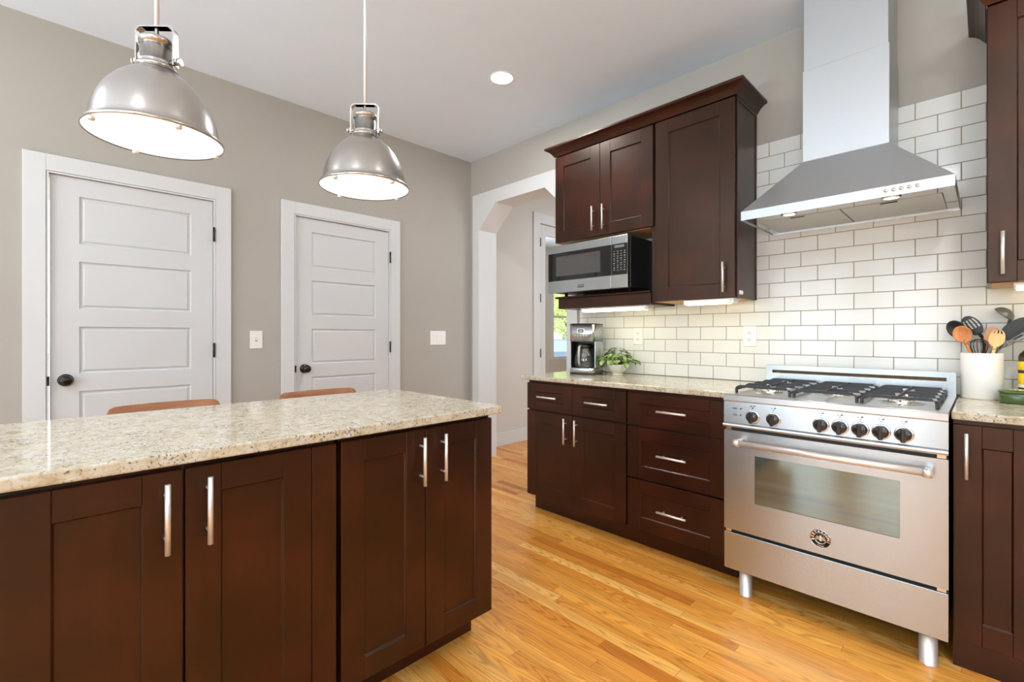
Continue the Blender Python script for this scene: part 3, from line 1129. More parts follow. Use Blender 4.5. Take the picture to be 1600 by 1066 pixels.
for rr in range(9):
    for cc in range(4):
        cx = SPX + 0.02 + cc * (MX1 - SPX - 0.04) / 3
        cz = MZ1 - 0.098 - rr * 0.0145
        w_ = 0.006 if (rr + cc) % 3 else 0.004
        g.box(cx - w_, cx + w_, MY - 0.0019, MY - 0.0016, cz - 0.0012, cz + 0.0012)
        if (rr * 7 + cc) % 2: g.box(cx - 0.003, cx + 0.003, MY - 0.0019, MY - 0.0016, cz - 0.006, cz - 0.0045)
g.build('key_marks', M['silver'], cp)

# ------------------------------------------------------------------ hood
HX0, HX1, HY = -0.852, -0.082, 2.43
yb = YW - 0.0095
r = thing('range_hood', (-0.467, 2.7, 1.75), 'stainless steel chimney range hood above the range', 'range hood')
cx0, cx1, cy = -0.634, -0.299, 2.63
zr0, zr1, zc = 1.752, 1.795, 2.035
g = G()
# rim band (front and sides), canopy slopes
W = 0.0015
g.loft([[(HX0, HY, zr1), (HX1, HY, zr1), (HX1, yb, zr1), (HX0, yb, zr1)], [(cx0, cy, zc), (cx1, cy, zc), (cx1, yb, zc), (cx0, yb, zc)]], True, False, True, False)
g.loft([[(HX0, HY, zr0), (HX1, HY, zr0), (HX1, yb, zr0), (HX0, yb, zr0)], [(HX0, HY, zr1), (HX1, HY, zr1), (HX1, yb, zr1), (HX0, yb, zr1)]], True, False, False, False)
g.build('canopy', M['steel_hood'], r)
g = G()
g.box(HX0 + 0.002, HX1 - 0.002, HY + 0.002, HY + 0.115, zr0 + 0.006, zr0 + 0.008)
g.box(HX0 + 0.002, HX0 + 0.04, HY + 0.115, yb - 0.002, zr0 + 0.006, zr0 + 0.008)
g.box(HX1 - 0.04, HX1 - 0.002, HY + 0.115, yb - 0.002, zr0 + 0.006, zr0 + 0.008)
g.box(HX0 + 0.04, HX1 - 0.04, yb - 0.03, yb - 0.002, zr0 + 0.006, zr0 + 0.008)
g.build('underside', M['steel_mirror'], r)
for a, b in ((HX0 + 0.042, -0.469), (-0.465, HX1 - 0.042)):
    g = G()
    g.box(a, b, HY + 0.117, yb - 0.032, zr0 + 0.004, zr0 + 0.012, 0.002)
    f_ = g.build('filter', M['filt'], r)
    g = G(); mx_ = (a + b) / 2; g.box(mx_ - 0.03, mx_ + 0.03, HY + 0.13, HY + 0.138, zr0 + 0.001, zr0 + 0.004, 0.001); g.build('latch', M['black'], f_)
g = G(); g.box(cx0, cx1, cy, yb, zc + 0.0005, 2.479, 0.0015); g.build('chimney', M['steel_hood'], r)
g = G(); g.box(cx0 + 0.005, cx1 - 0.005, cy + 0.006, yb, 2.4800, ZC - 0.001); g.build('chimney_extension', M['steel_hood'], r)
for i in range(5):
    bx = -0.288 + i * 0.0245
    g = G(); g.lathe([(0.0072, HY - 0.0003), (0.0072, HY - 0.0055), (0.0058, HY - 0.0075), (0.0, HY - 0.008)], (bx, 0, 1.7755), 'y', 16)
    g.build('button', M['steel_pol'], r)
for lx in (-0.653, -0.277):
    g = G(); g.lathe([(0.034, zr0 + 0.0058), (0.034, zr0 + 0.002), (0.027, zr0 + 0.0005), (0.0255, zr0 + 0.004)], (lx, 2.484, 0), 'z', 28); lm = g.build('lamp_ring', M['steel_pol'], r)
    g = G(); g.lathe([(0.025, zr0 + 0.0035), (0.0, zr0 + 0.003)], (lx, 2.484, 0), 'z', 28); g.build('lamp_face', M['hoodlamp'], lm)

# ------------------------------------------------------------------ range
RX0, RX1, RY = -0.848, -0.0915, 2.21
r = thing('range', ((RX0 + RX1) / 2, 2.5, 0), 'freestanding stainless steel gas range under the hood', 'range')
g = G(); g.box(RX0 + 0.003, RX1 - 0.003, RY + 0.032, 2.80, 0.122, 0.90, 0.002)
g.build('body', M['black'], r)
# cooktop tray and front rail
g = G()
prof = [(RY - 0.006, 0.886), (RY - 0.008, 0.890), (RY - 0.008, 0.913), (RY - 0.002, 0.9185), (2.80, 0.9185), (2.80, 0.9005), (RY + 0.02, 0.9005), (RY + 0.02, 0.886)]
g.prism(prof, lambda a, b: (RX0, a, b), lambda a, b: (RX1, a, b))
g.build('cooktop', [M['steel_top']], r)
g = G(); g.mi = 0
prof = [(RY, 0.885), (RY - 0.004, 0.790), (RY - 0.016, 0.785), (RY - 0.018, 0.778), (RY - 0.016, 0.771), (RY, 0.768), (RY + 0.03, 0.768), (RY + 0.03, 0.885)]
g.prism(prof, lambda a, b: (RX0, a, b), lambda a, b: (RX1, a, b))
kx = [-0.7245, -0.641, -0.4675, -0.4035, -0.339, -0.2755, -0.210]
g.mi = 1
for i, x in enumerate(kx):
    for dx, dz in ((-0.006, 0.0455), (0.0, 0.038), (0.006, 0.0465)):
        s_ = 0.0028 if (dx > 0 or i == 0) else 0.0015
        g.box(x + dx - s_, x + dx + s_, RY - 0.004, RY - 0.0002, 0.8255 + dz - s_ * 0.8, 0.8255 + dz + s_ * 0.8)
for dz in (0.0, 0.028):
    g.box(-0.807, -0.790, RY - 0.004, RY - 0.0002, 0.824 + dz, 0.8265 + dz)
    g.box(-0.807, -0.792, RY - 0.004, RY - 0.0002, 0.829 + dz, 0.8305 + dz)
    g.box(-0.7775, -0.772, RY - 0.004, RY - 0.0002, 0.824 + dz, 0.8295 + dz)
cpn = g.build('control_panel', [M['steel'], M['slot']], r)
for i, x in enumerate(kx):
    z = 0.8255
    g = G(); g.lathe([(0.029, RY - 0.0025), (0.029, RY - 0.0055), (0.0265, RY - 0.0075), (0.024, RY - 0.0075)], (x, 0, z), 'y', 28)
    bz = g.build('bezel', M['steel_pol'], cpn)
    g = G(); g.lathe([(0.0235, RY - 0.006), (0.0245, RY - 0.011), (0.0235, RY - 0.019), (0.019, RY - 0.024), (0.0, RY - 0.0255)], (x, 0, z), 'y', 28)
    g.box(x - 0.0075, x + 0.0075, RY - 0.036, RY - 0.014, z - 0.0275, z + 0.0245, 0.004, 2)
    g.build('knob', M['knob'], r)
# oven door with window
g = G(); g.tf = lambda u, d, z: (u, RY + d, z)
slab(g, RX0, RX1, 0.302, 0.7535, 0.03, [(-0.717, -0.222, 0.442, 0.653)], [(0.001, 0.004)])
dr = g.build('oven_door', M['steel'], r)
g = G(); g.box(-0.7158, -0.2232, RY + 0.0025, RY + 0.0038, 0.4432, 0.6518); g.build('oven_window', M['oven_glass'], dr)
g = G(); hy = RY - 0.055
g.cyl((-0.785, hy, 0.7095), (-0.132, hy, 0.7095), 0.0125, 24)
for x in (-0.775, -0.142):
    g.cyl((x - 0.012, hy, 0.7095), (x + 0.012, hy, 0.7095), 0.0155, 24)
    g.box(x - 0.010, x + 0.010, hy, RY - 0.0003, 0.6985, 0.7205, 0.003)
g.build('door_handle', M['nickel'], dr)
# badge
ec = (-0.469, 0.366)
g = G(); g.mi = 0
g.lathe([(0.0, RY - 0.0012), (0.0355, RY - 0.0012), (0.0355, RY - 0.0002)], (ec[0], 0, ec[1]), 'y', 48)
g.mi = 1
g.lathe([(0.0345, RY - 0.0013), (0.0345, RY - 0.004), (0.0372, RY - 0.004), (0.0376, RY - 0.0002)], (ec[0], 0, ec[1]), 'y', 48)
for k_, ch in enumerate('BERTAZZONI'):
    an = R(196 - k_ * (212 / 9.0))
    cxx, czz = ec[0] + 0.0272 * math.cos(an), ec[1] + 0.0272 * math.sin(an)
    ro = an - math.pi / 2
    g.text(ch, 0.0142, lambda x, y, z, cxx=cxx, czz=czz, ro=ro: (cxx + x * math.cos(ro) - y * math.sin(ro), RY - 0.0022 - z, czz + x * math.sin(ro) + y * math.cos(ro)), 0.0012, 0.0005)
g.text('ITALIA', 0.008, lambda x, y, z: (ec[0] + x, RY - 0.0022 - z, ec[1] - 0.029 + y + x * x * 12), 0.0012, 0.0002)
# winged emblem in the middle
for sgn in (-1, 1):
    for q in range(4):
        p0 = (ec[0] + sgn * 0.002, ec[1] - 0.004 + q * 0.003)
        p1 = (ec[0] + sgn * (0.020 - q * 0.002), ec[1] - 0.004 + q * 0.0042)
        g.prism([(p0[0], p0[1] - 0.001), (p1[0], p1[1] - 0.0008), (p1[0], p1[1] + 0.0008), (p0[0], p0[1] + 0.001)], lambda a, b: (a, RY - 0.0032, b), lambda a, b: (a, RY - 0.0012, b))
g.box(ec[0] - 0.004, ec[0] + 0.004, RY - 0.004, RY - 0.0012, ec[1] - 0.010, ec[1] + 0.012, 0.001)
arc = [(ec[0] + 0.019 * math.cos(R(t)), RY - 0.0022, ec[1] - 0.001 + 0.019 * math.sin(R(t))) for t in range(200, 341, 14)]
g.tube(arc, 0.0016, 6)
g.build('badge', [M['black'], M['steel_pol']], dr)
# bright corner tabs in the dark slots above and below the door
for x in (RX0 + 0.006, RX1 - 0.030):
    for z_a, z_b in ((0.755, 0.767), (0.2895, 0.3005)):
        g = G(); g.box(x, x + 0.024, RY + 0.006, RY + 0.031, z_a, z_b)
        g.build('slot_tab', M['alu'], r)
g = G(); g.box(RX0, RX1, RY, RY + 0.03, 0.121, 0.288, 0.002, 2); g.build('storage_drawer', M['steel'], r)
for x in (-0.772, -0.148):
    for y in (2.262, 2.74):
        g = G(); g.lathe([(0.026, 0.0), (0.028, 0.0006), (0.028, 0.004), (0.0268, 0.0055), (0.0268, 0.1215)], (x, y, 0), 'z', 28, True, True)
        g.build('leg', M['nickel'], r)
# backguard with vent slot
g = G(); g.mi = 0
BY = 2.797
sl = [(-0.818, -0.122, 0.983, 0.999)]
g.tf = lambda u, d, z: (u, BY + d, z)
slab(g, RX0, RX1, 0.9188, 1.024, 0.035, sl, [(0.0005, 0.012)])
bg = g.build('backguard', M['steel'], r)
g = G(); g.box(-0.8172, -0.1228, BY + 0.0085, BY + 0.0115, 0.9838, 0.9982); g.build('vent_mesh', M['dustbrass'], bg)
# burners
burn = [(-0.705, 2.385, 0.042), (-0.705, 2.655, 0.034), (-0.470, 2.52, 0.055), (-0.235, 2.385, 0.045), (-0.235, 2.655, 0.034)]
for x, y, br in burn:
    g = G(); g.mi = 0
    g.lathe([(br + 0.030, 0.9188), (br + 0.028, 0.9205), (br + 0.012, 0.921)], (x, y, 0), 'z', 32, False, True)
    g.mi = 1
    g.lathe([(br * 0.95, 0.921), (br * 0.95, 0.931), (br * 0.85, 0.934), (0.0, 0.934)], (x, y, 0), 'z', 32)
    g.mi = 2
    g.lathe([(br * 0.8, 0.9342), (br * 0.82, 0.939), (br * 0.7, 0.9415), (0.0, 0.942)], (x, y, 0), 'z', 32)
    g.build('burner', [M['alu'], M['brass'] if br > 0.05 else M['alu'], M['brass'] if y < 2.5 else M['iron']], r)
# cast iron grates in three sections
def grate(x0, x1, y0, y1, centers):
    g = G()
    zt = 0.956

    def bar(pts, w=0.0042, h=0.0055):
        rings = []
        n = len(pts)
        for i, p in enumerate(pts):
            p = Vector(p)
            d = Vector(pts[min(n - 1, i + 1)]) - Vector(pts[max(0, i - 1)])
            s_ = Vector((-d.y, d.x, 0)).normalized() * w
            up_ = Vector((0, 0, 1)) if abs(d.z) < 0.5 * d.length else Vector((d.x, d.y, 0)).normalized() * -1
            up_ = up_ * h
            rings.append([tuple(p + s_ - up_), tuple(p - s_ - up_), tuple(p - s_ * 0.7 + up_), tuple(p + s_ * 0.7 + up_)])
        g.loft(rings, True, True, True, False)
    z = zt - 0.0055
    xm = (x0 + x1) / 2
    m_ = (y1 - y0) / 2
    for i in range(5):
        y = y0 + 0.012 + (y1 - y0 - 0.024) * i / 4
        near = [c for c in centers if abs(c[1] - y) < 0.03]
        ends = [(x0 + 0.006, y, z - 0.012), (x0 + 0.010, y, z - 0.003), (x0 + 0.020, y, z)]
        ende = [(x1 - 0.020, y, z), (x1 - 0.010, y, z - 0.003), (x1 - 0.006, y, z - 0.012)]
        if near:
            bar(ends + [(near[0][0] - 0.020, y, z)]); bar([(near[0][0] + 0.020, y, z)] + ende)
        else:
            bar(ends + [(xm, y, z)] + ende)
    for cx_, cy_ in centers:
        ln = (y1 - y0) / 2 / len(centers) - 0.012
        bar([(cx_, cy_ - ln, z), (cx_, cy_ - 0.022, z)]); bar([(cx_, cy_ + 0.022, z), (cx_, cy_ + ln, z)])
    for x in (x0 + 0.006, x1 - 0.006):
        bar([(x, y0 + 0.012, z - 0.013), (x, y1 - 0.012, z - 0.013)], 0.004, 0.0045)
        for y in (y0 + 0.012, (y0 + y1) / 2, y1 - 0.012):
            g.box(x - 0.005, x + 0.005, y - 0.008, y + 0.008, 0.9187, z - 0.008, 0.002)
    return g.build('grate', M['iron'], r)


grate(-0.822, -0.590, 2.262, 2.775, [(-0.705, 2.385), (-0.705, 2.655)])
grate(-0.586, -0.354, 2.262, 2.775, [(-0.470, 2.52)])
grate(-0.350, -0.118, 2.262, 2.775, [(-0.235, 2.385), (-0.235, 2.655)])

# ------------------------------------------------------------------ pendants
PR = 0.168


def pendant(y, label):
    x, z = -1.70, 1.757
    r = thing('pendant_lamp', (x, y, z), label, 'pendant lamp', 'pendant lamps over the island')
    g = G()
    prof = [(0.1655, z + 0.000), (0.1685, z + 0.001), (0.1690, z + 0.006), (0.1660, z + 0.011), (0.1590, z + 0.013), (0.1565, z + 0.017), (0.1545, z + 0.030),
            (0.150, z + 0.055), (0.142, z + 0.082), (0.130, z + 0.110), (0.114, z + 0.136), (0.094, z + 0.160), (0.072, z + 0.180), (0.052, z + 0.193), (0.044, z + 0.197)]
    g.lathe(prof, (x, y, 0), 'z', 72)
    g.lathe([(a - 0.002, b - 0.0005) for a, b in prof[5:]], (x, y, 0), 'z', 72)
    g.build('lamp_shade', M['shade'], r)
    g = G(); g.lathe([(0.1650, z + 0.0035), (0.12, z - 0.0005), (0.06, z - 0.003), (0.0, z - 0.004)], (x, y, 0), 'z', 64)
    g.lathe([(0.1650, z + 0.0038), (0.0, z + 0.0045)], (x, y, 0), 'z', 64)
    g.build('diffuser', M['diffuser'], r)
    for a in (-68, 10, 99, 192):
        cx_, cy_ = x + 0.157 * math.cos(R(a)), y + 0.157 * math.sin(R(a))
        g = G(); g.lathe([(0.009, z + 0.002), (0.009, z - 0.006), (0.007, z - 0.009), (0.0, z - 0.0095)], (cx_, cy_, 0), 'z', 14)
        g.build('clip', M['nickel'], r)
    g = G()
    g.lathe([(0.044, z + 0.197), (0.050, z + 0.199), (0.052, z + 0.204), (0.048, z + 0.209), (0.045, z + 0.212), (0.047, z + 0.216), (0.044, z + 0.221), (0.040, z + 0.223),
             (0.040, z + 0.263), (0.0365, z + 0.266), (0.0365, z + 0.270), (0.0435, z + 0.271), (0.0435, z + 0.284), (0.041, z + 0.2875), (0.014, z + 0.290), (0.010, z + 0.294), (0.006, z + 0.306), (0.006, z + 0.325)], (x, y, 0), 'z', 48)
    g.build('socket_housing', M['shade'], r)
    # yoke strap and its bolts
    d = Vector((0.68, 0.733, 0)).normalized()
    nrm = Vector((-d.y, d.x, 0))
    pts2 = []
    hw, zt, zb, rc_ = 0.053, z + 0.325, z + 0.225, 0.016
    pts2.append((-hw, zb - 0.012))
    pts2.append((-hw, zt - rc_))
    for t in range(1, 6):
        a = math.pi - t * math.pi / 12
        pts2.append((-hw + rc_ + rc_ * math.cos(a), zt - rc_ + rc_ * math.sin(a)))
    pts2.append((-hw + rc_, zt)); pts2.append((hw - rc_, zt))
    for t in range(1, 6):
        a = math.pi / 2 - t * math.pi / 12
        pts2.append((hw - rc_ + rc_ * math.cos(a), zt - rc_ + rc_ * math.sin(a)))
    pts2.append((hw, zt - rc_)); pts2.append((hw, zb - 0.012))
    g = G()
    P = Vector((x, y, 0))
    rings = []
    n_ = len(pts2)
    for i, (u, zz_) in enumerate(pts2):
        a = pts2[max(0, i - 1)]; b = pts2[min(n_ - 1, i + 1)]
        t_ = Vector((b[0] - a[0], b[1] - a[1])).normalized()
        nn = Vector((t_.y, -t_.x)) * 0.002
        ring = []
        for sx_, sn in ((1, 1), (1, -1), (-1, -1), (-1, 1)):
            q = P + d * (u + nn.x * sn) + nrm * (0.011 * sx_) + Vector((0, 0, zz_ + nn.y * sn))
            ring.append(tuple(q))
        rings.append(ring)
    g.loft(rings, True, True, True, False)
    g.build('yoke', M['shade'], r)
    for s_ in (-1, 1):
        g = G()
        c0 = P + Vector((0, 0, z + 0.226))
        g.cyl(c0 + d * s_ * 0.036, c0 + d * s_ * 0.064, 0.0055, 12)
        g.cyl(c0 + d * s_ * 0.056, c0 + d * s_ * 0.061, 0.011, 6, smooth=False)
        g.cyl(c0 + d * s_ * 0.063, c0 + d * s_ * 0.070, 0.0115, 20, r2=0.009)
        g.build('bolt', M['steel_pol'], r)
    g = G()
    g.cyl((x, y, z + 0.327), (x, y, ZC - 0.002), 0.0062, 16)
    g.build('rod', M['rodmetal'], r)
    g = G(); g.lathe([(0.0, ZC - 0.024), (0.045, ZC - 0.022), (0.062, ZC - 0.012), (0.064, ZC - 0.0005)], (x, y, 0), 'z', 36); g.build('ceiling_canopy', M['nickel'], r)
    L = area_light('pendant_bulb', (x, y, z - 0.014), (0, 0, 0), 0.26, 0.26, 1.3, (1.0, 0.96, 0.9), 'DISK')
    return r


pendant(0.221, 'brushed nickel dome pendant nearer the camera, hanging before the left door')
pendant(0.873, 'brushed nickel dome pendant farther off, hanging before the right door')

# ------------------------------------------------------------------ ceiling lights; all but the corner one are unseen, placed for general fill
for i, (x, y, lb) in enumerate(((-2.233, 2.109, 'lit round recessed ceiling light near the back corner'), (0.50, 1.25, 'round recessed ceiling light before the range hood'), (1.3, 1.9, 'round recessed ceiling light right of the kitchen'),
                                (-0.3, -0.9, 'round recessed ceiling light behind the camera'), (-2.6, -1.4, 'round recessed ceiling light near the left wall'), (1.6, -2.4, 'round recessed ceiling light by the far right window'))):
    r = thing('ceiling_light', (x, y, ZC - 0.01), lb, 'ceiling light', 'recessed ceiling lights')
    g = G(); g.lathe([(0.073, ZC - 0.001), (0.081, ZC - 0.001), (0.080, ZC - 0.005), (0.072, ZC - 0.006), (0.070, ZC - 0.002)], (x, y, 0), 'z', 40); g.build('trim_ring', M['white'], r)
    g = G(); g.lathe([(0.070, ZC - 0.0018), (0.0, ZC - 0.0022)], (x, y, 0), 'z', 40); g.build('lamp_face', M['lampface'], r)
    area_light('recessed_bulb', (x, y, ZC - 0.012), (0, 0, 0), 0.13, 0.13, 15.0, BULB, 'DISK')
area_light('hall_bulb', (-2.4, 4.7, ZC - 0.012), (0, 0, 0), 0.2, 0.2, 14.0, BULB, 'DISK')  # unseen lamp without a fixture, added to light the hall
for lx in (-0.653, -0.277):
    area_light('hood_bulb', (lx, 2.484, 1.7515), (0, 0, 0), 0.04, 0.04, 0.9, (1.0, 0.96, 0.9), 'DISK', 120)

# ------------------------------------------------------------------ outlets and switches
def plate(name, tf, u, z, w, h, label, cat, kind, group=None):
    r = thing(name, tf(u, 0, z - h / 2), label, cat, group)
    g = G(tf); g.box(u - w / 2, u + w / 2, -0.005, -0.0002, z - h / 2, z + h / 2, 0.002, 2); g.build('cover_plate', M['white'], r)
    if kind == 'outlet':
        for dz in (-0.02, 0.02):
            g = G(tf); g.mi = 0; g.box(u - 0.0165, u + 0.0165, -0.0065, -0.0052, z + dz - 0.0135, z + dz + 0.0135, 0.004, 2)
            g.mi = 1
            g.box(u - 0.008, u - 0.005, -0.0069, -0.0066, z + dz - 0.003, z + dz + 0.006); g.box(u + 0.005, u + 0.0075, -0.0069, -0.0066, z + dz - 0.002, z + dz + 0.005)
            g.box(u - 0.002, u + 0.002, -0.0069, -0.0066, z + dz - 0.0095, z + dz - 0.005)
            g.build('socket', [M['white'], M['slot']], r)
    elif kind == 'toggle':
        g = G(tf); g.mi = 0; g.box(u - 0.005, u + 0.005, -0.014, -0.0052, z - 0.004, z + 0.009, 0.001); g.mi = 1; g.box(u - 0.006, u + 0.006, -0.0056, -0.0052, z - 0.012, z + 0.012)
        g.build('toggle', [M['white'], M['grout']], r)
    else:
        for i in (-1, 0, 1):
            g = G(tf); g.box(u + i * 0.046 - 0.0165, u + i * 0.046 + 0.0165, -0.0085, -0.0052, z - 0.033, z + 0.033, 0.0015); g.build('rocker', M['white'], r)
    return r


tt = lambda u, d, z: (u, YW - 0.0086 + d, z)
plate('wall_outlet', tt, -1.706, 1.179, 0.074, 0.118, 'white wall outlet on the tiles behind the potted plant', 'outlet', 'outlet')
plate('wall_outlet', tt, -0.974, 1.180, 0.074, 0.118, 'white wall outlet on the tiles left of the range', 'outlet', 'outlet')
tl = lambda u, d, z: (XW - d, u, z)
plate('light_switch', tl, 1.011, 1.155, 0.080, 0.122, 'white single light switch between the two white doors', 'switch', 'toggle')
plate('light_switch', tl, 2.536, 1.162, 0.170, 0.128, 'white triple light switch between the right door and the room corner', 'switch', 'rocker')

# ------------------------------------------------------------------ stools
def stool(xc, yc, w, label):
    r = thing('counter_stool', (xc, yc, 0), label, 'stool', 'counter stools behind the island')
    # backrest: bent ply
    g = G()
    rings = []
    N = 25
    for th_ in (0, 1):
        pass
    H0, H1 = 0.735, 0.905
    cols = []
    for i in range(N):
        t = -1 + 2 * i / (N - 1)
        yy = yc + t * w / 2
        xx = xc - 0.165 - 0.05 * (1 - t * t)
        edge = max(0, abs(t) - 0.80) / 0.20
        top = H1 - 0.045 * (1 - math.sqrt(max(0, 1 - edge * edge)))
        bot = H0 + 0.04 * (1 - math.sqrt(max(0, 1 - edge * edge)))
        cols.append([(xx + 0.007, yy, bot), (xx + 0.002, yy, (top + bot) / 2), (xx - 0.012, yy, top - 0.003), (xx - 0.018, yy, top), (xx - 0.026, yy, top - 0.003), (xx - 0.014, yy, (top + bot) / 2), (xx - 0.008, yy, bot)])
    g.loft(cols, True, True, True, True)
    g.build('backrest', M['stoolwood'], r)
    g = G()
    rings = []
    for (rx, ry, z) in ((0.17, 0.19, 0.620), (0.19, 0.21, 0.625), (0.195, 0.215, 0.635), (0.19, 0.21, 0.642), (0.12, 0.14, 0.636)):
        rings.append([(xc + rx * abs(math.cos(a)) ** 0.6 * (1 if math.cos(a) > 0 else -1), yc + ry * abs(math.sin(a)) ** 0.6 * (1 if math.sin(a) > 0 else -1), z) for a in [2 * math.pi * k / 36 for k in range(36)]])
    g.loft(rings, True, True, True, True)
    g.build('seat', M['stoolwood'], r)
    for sx in (-1, 1):
        for sy in (-1, 1):
            g = G(); g.cyl((xc + sx * 0.12, yc + sy * 0.13, 0.6195), (xc + sx * 0.19, yc + sy * 0.19, 0.0), 0.012, 12, r2=0.009); g.build('leg', M['stoolmetal'], r)
    for sy in (-1, 1):
        g = G(); g.tube([(xc - 0.13, yc + sy * 0.10, 0.6195), (xc - 0.19, yc + sy * 0.10, 0.68), (xc - 0.2125, yc + sy * 0.10, 0.80)], 0.008, 8); g.build('back_support', M['stoolmetal'], r)
    g = G()
    k_ = 0.55
    q = 0.165
    pts = [(xc - q, yc - q), (xc + q, yc - q), (xc + q, yc + q), (xc - q, yc + q), (xc - q, yc - q)]
    for a, b in zip(pts[:-1], pts[1:]): g.cyl((a[0], a[1], 0.24), (b[0], b[1], 0.24), 0.007, 10)
    g.build('footrest', M['stoolmetal'], r)
    return r


stool(-2.20, 0.345, 0.40, 'counter stool with bent walnut backrest before the left white door')
stool(-2.20, 0.978, 0.41, 'counter stool with bent walnut backrest before the right white door')

# ------------------------------------------------------------------ coffee maker
r = thing('coffee_maker', (-1.985, 2.70, 0.915), 'stainless and black drip coffee maker on the left end of the counter', 'coffee maker')
cmr = r
cx_, cy_ = -1.985, 2.70
rz = Matrix.Rotation(R(14), 3, 'Z')


def tcm(u, d, z):
    p = rz @ Vector((u, d, 0))
    return (cx_ + p.x, cy_ + p.y, 0.915 + z)


def rrect(w0, w1, d0, d1, rr, z, n=5):
    out = []
    for (sx, sy, a0) in ((w1 - rr, d1 - rr, 0), (w0 + rr, d1 - rr, 90), (w0 + rr, d0 + rr, 180), (w1 - rr, d0 + rr, 270)):
        for k in range(n + 1):
            a = R(a0 + 90 * k / n)
            out.append((sx + rr * math.cos(a), sy + rr * math.sin(a), z))
    return out


hw = 0.094
g = G(tcm); g.mi = 0
g.loft([rrect(-hw, hw, -0.10, 0.10, 0.03, 0.0), rrect(-hw, hw, -0.10, 0.10, 0.03, 0.012)], True, True, True)
g.mi = 1
g.loft([rrect(-hw, hw, -0.10, 0.10, 0.03, 0.0122), rrect(-hw, hw, -0.10, 0.10, 0.03, 0.042), rrect(-hw + 0.004, hw - 0.004, -0.096, 0.096, 0.028, 0.046)], True, True, True)
g.build('base', [M['black'], M['steel']], r)
g = G(tcm)
g.mi = 1; g.loft([rrect(-hw, hw, 0.02, 0.10, 0.02, 0.0462), rrect(-hw, hw, 0.02, 0.10, 0.02, 0.228)], True, True, True)
g.mi = 0; g.box(-hw + 0.008, hw - 0.008, 0.015, 0.0198, 0.0465, 0.2275)
for sg in (-1, 1):
    g.mi = 1; g.box(sg * (hw - 0.0005), sg * (hw - 0.006), -0.072, 0.03, 0.0465, 0.2283, 0.001)
    g.mi = 0; g.box(sg * (hw - 0.0065), sg * (hw - 0.009), -0.071, 0.016, 0.0465, 0.2283)
g.build('water_tank_column', [M['black'], M['steel']], r)
g = G(tcm)
g.mi = 1; g.loft([rrect(-hw, hw, -0.10, 0.10, 0.03, 0.2285), rrect(-hw, hw, -0.10, 0.10, 0.03, 0.344)], True, True, True)
g.build('brew_head', [M['black'], M['steel']], r)
g = G(tcm); g.loft([rrect(-hw, hw, -0.10, 0.10, 0.03, 0.3443), rrect(-hw, hw, -0.10, 0.10, 0.03, 0.350), rrect(-hw + 0.02, hw - 0.02, -0.08, 0.08, 0.02, 0.354)], True, True, True)
g.build('lid', M['black'], r)
g = G(tcm); g.mi = 0; g.box(-0.028, 0.024, -0.1015, -0.1003, 0.285, 0.318, 0.0005); g.mi = 1; g.box(-0.020, 0.016, -0.1022, -0.1016, 0.291, 0.312); g.mi = 0; g.box(-0.012, 0.009, -0.1027, -0.1023, 0.297, 0.305)
g.build('display', [M['white'], M['black']], r)
for i in range(5):
    g = G(tcm); g.lathe([(0.0042, -0.1003), (0.0042, -0.104), (0.0, -0.1045)], (-0.046 + i * 0.021, 0, 0.268), 'y', 12); g.build('button', M['white'], r)
# carafe
car = G(tcm)
car.lathe([(0.052, 0.047), (0.064, 0.052), (0.071, 0.075), (0.070, 0.11), (0.062, 0.15), (0.052, 0.178)], (0, -0.042, 0), 'z', 36)
co = car.build('carafe', M['carafe'], r)
g = G(tcm); g.lathe([(0.0, 0.214), (0.040, 0.213), (0.054, 0.200), (0.054, 0.1785), (0.0, 0.1785)], (0, -0.042, 0), 'z', 32); g.build('carafe_lid', M['black'], co)
g = G(tcm); g.tube([(-0.004, -0.094, 0.198), (-0.004, -0.124, 0.190), (-0.004, -0.131, 0.150), (-0.004, -0.128, 0.09), (-0.004, -0.112, 0.066)], 0.009, 10); g.build('carafe_handle', M['silver'], co)
# power cord on the counter
g = G(); g.tube([tcm(0.06, 0.103, 0.02), tcm(0.10, 0.112, 0.008), tcm(0.112, 0.105, 0.006)], 0.0035, 8)
g.build('power_cord', M['black'], r)

# ------------------------------------------------------------------ potted plant
pc = Vector((-1.775, 2.765, 0.915))
r = thing('potted_plant', tuple(pc), 'leafy green plant in a small cream pot beside the coffee maker', 'plant')
g = G()
n = 10
rings = []
for rr, z in ((0.030, 0.0), (0.036, 0.001), (0.033, 0.010), (0.058, 0.035), (0.072, 0.062), (0.074, 0.074), (0.068, 0.074), (0.062, 0.060)):
    rings.append([(pc.x + rr * math.cos(2 * math.pi * k / n), pc.y + rr * math.sin(2 * math.pi * k / n), pc.z + z) for k in range(n)])
g.loft(rings, True, True, False, False)
g.build('pot', M['pot'], r)
g = G(); g.lathe([(0.0, pc.z + 0.064), (0.0635, pc.z + 0.064), (0.06, pc.z + 0.055), (0.0, pc.z + 0.05)], (pc.x, pc.y, 0), 'z', 20); g.build('soil', M['soil'], r)


def leaf_into(g, base, tip, w, up):
    base, tip = Vector(base), Vector(tip)
    d = tip - base
    L = d.length
    d.normalize()
    s_ = d.cross(up).normalized()
    nn = s_.cross(d)
    t = bmesh.new()
    rows_ = []
    for k, (f, ww) in enumerate(((0, 0.12), (0.2, 0.75), (0.45, 1.0), (0.7, 0.8), (0.9, 0.4), (1.0, 0.03))):
        c = base + d * L * f - nn * (L * 0.25 * f * f)
        rows_.append([t.verts.new(c + s_ * w * ww * q + nn * (abs(q) * w * 0.35)) for q in (-1, 0, 1)])
    for a, b in zip(rows_[:-1], rows_[1:]):
        for q in (0, 1):
            f = t.faces.new([a[q], a[q + 1], b[q + 1], b[q]])
            f.smooth = True
    g.add(t)


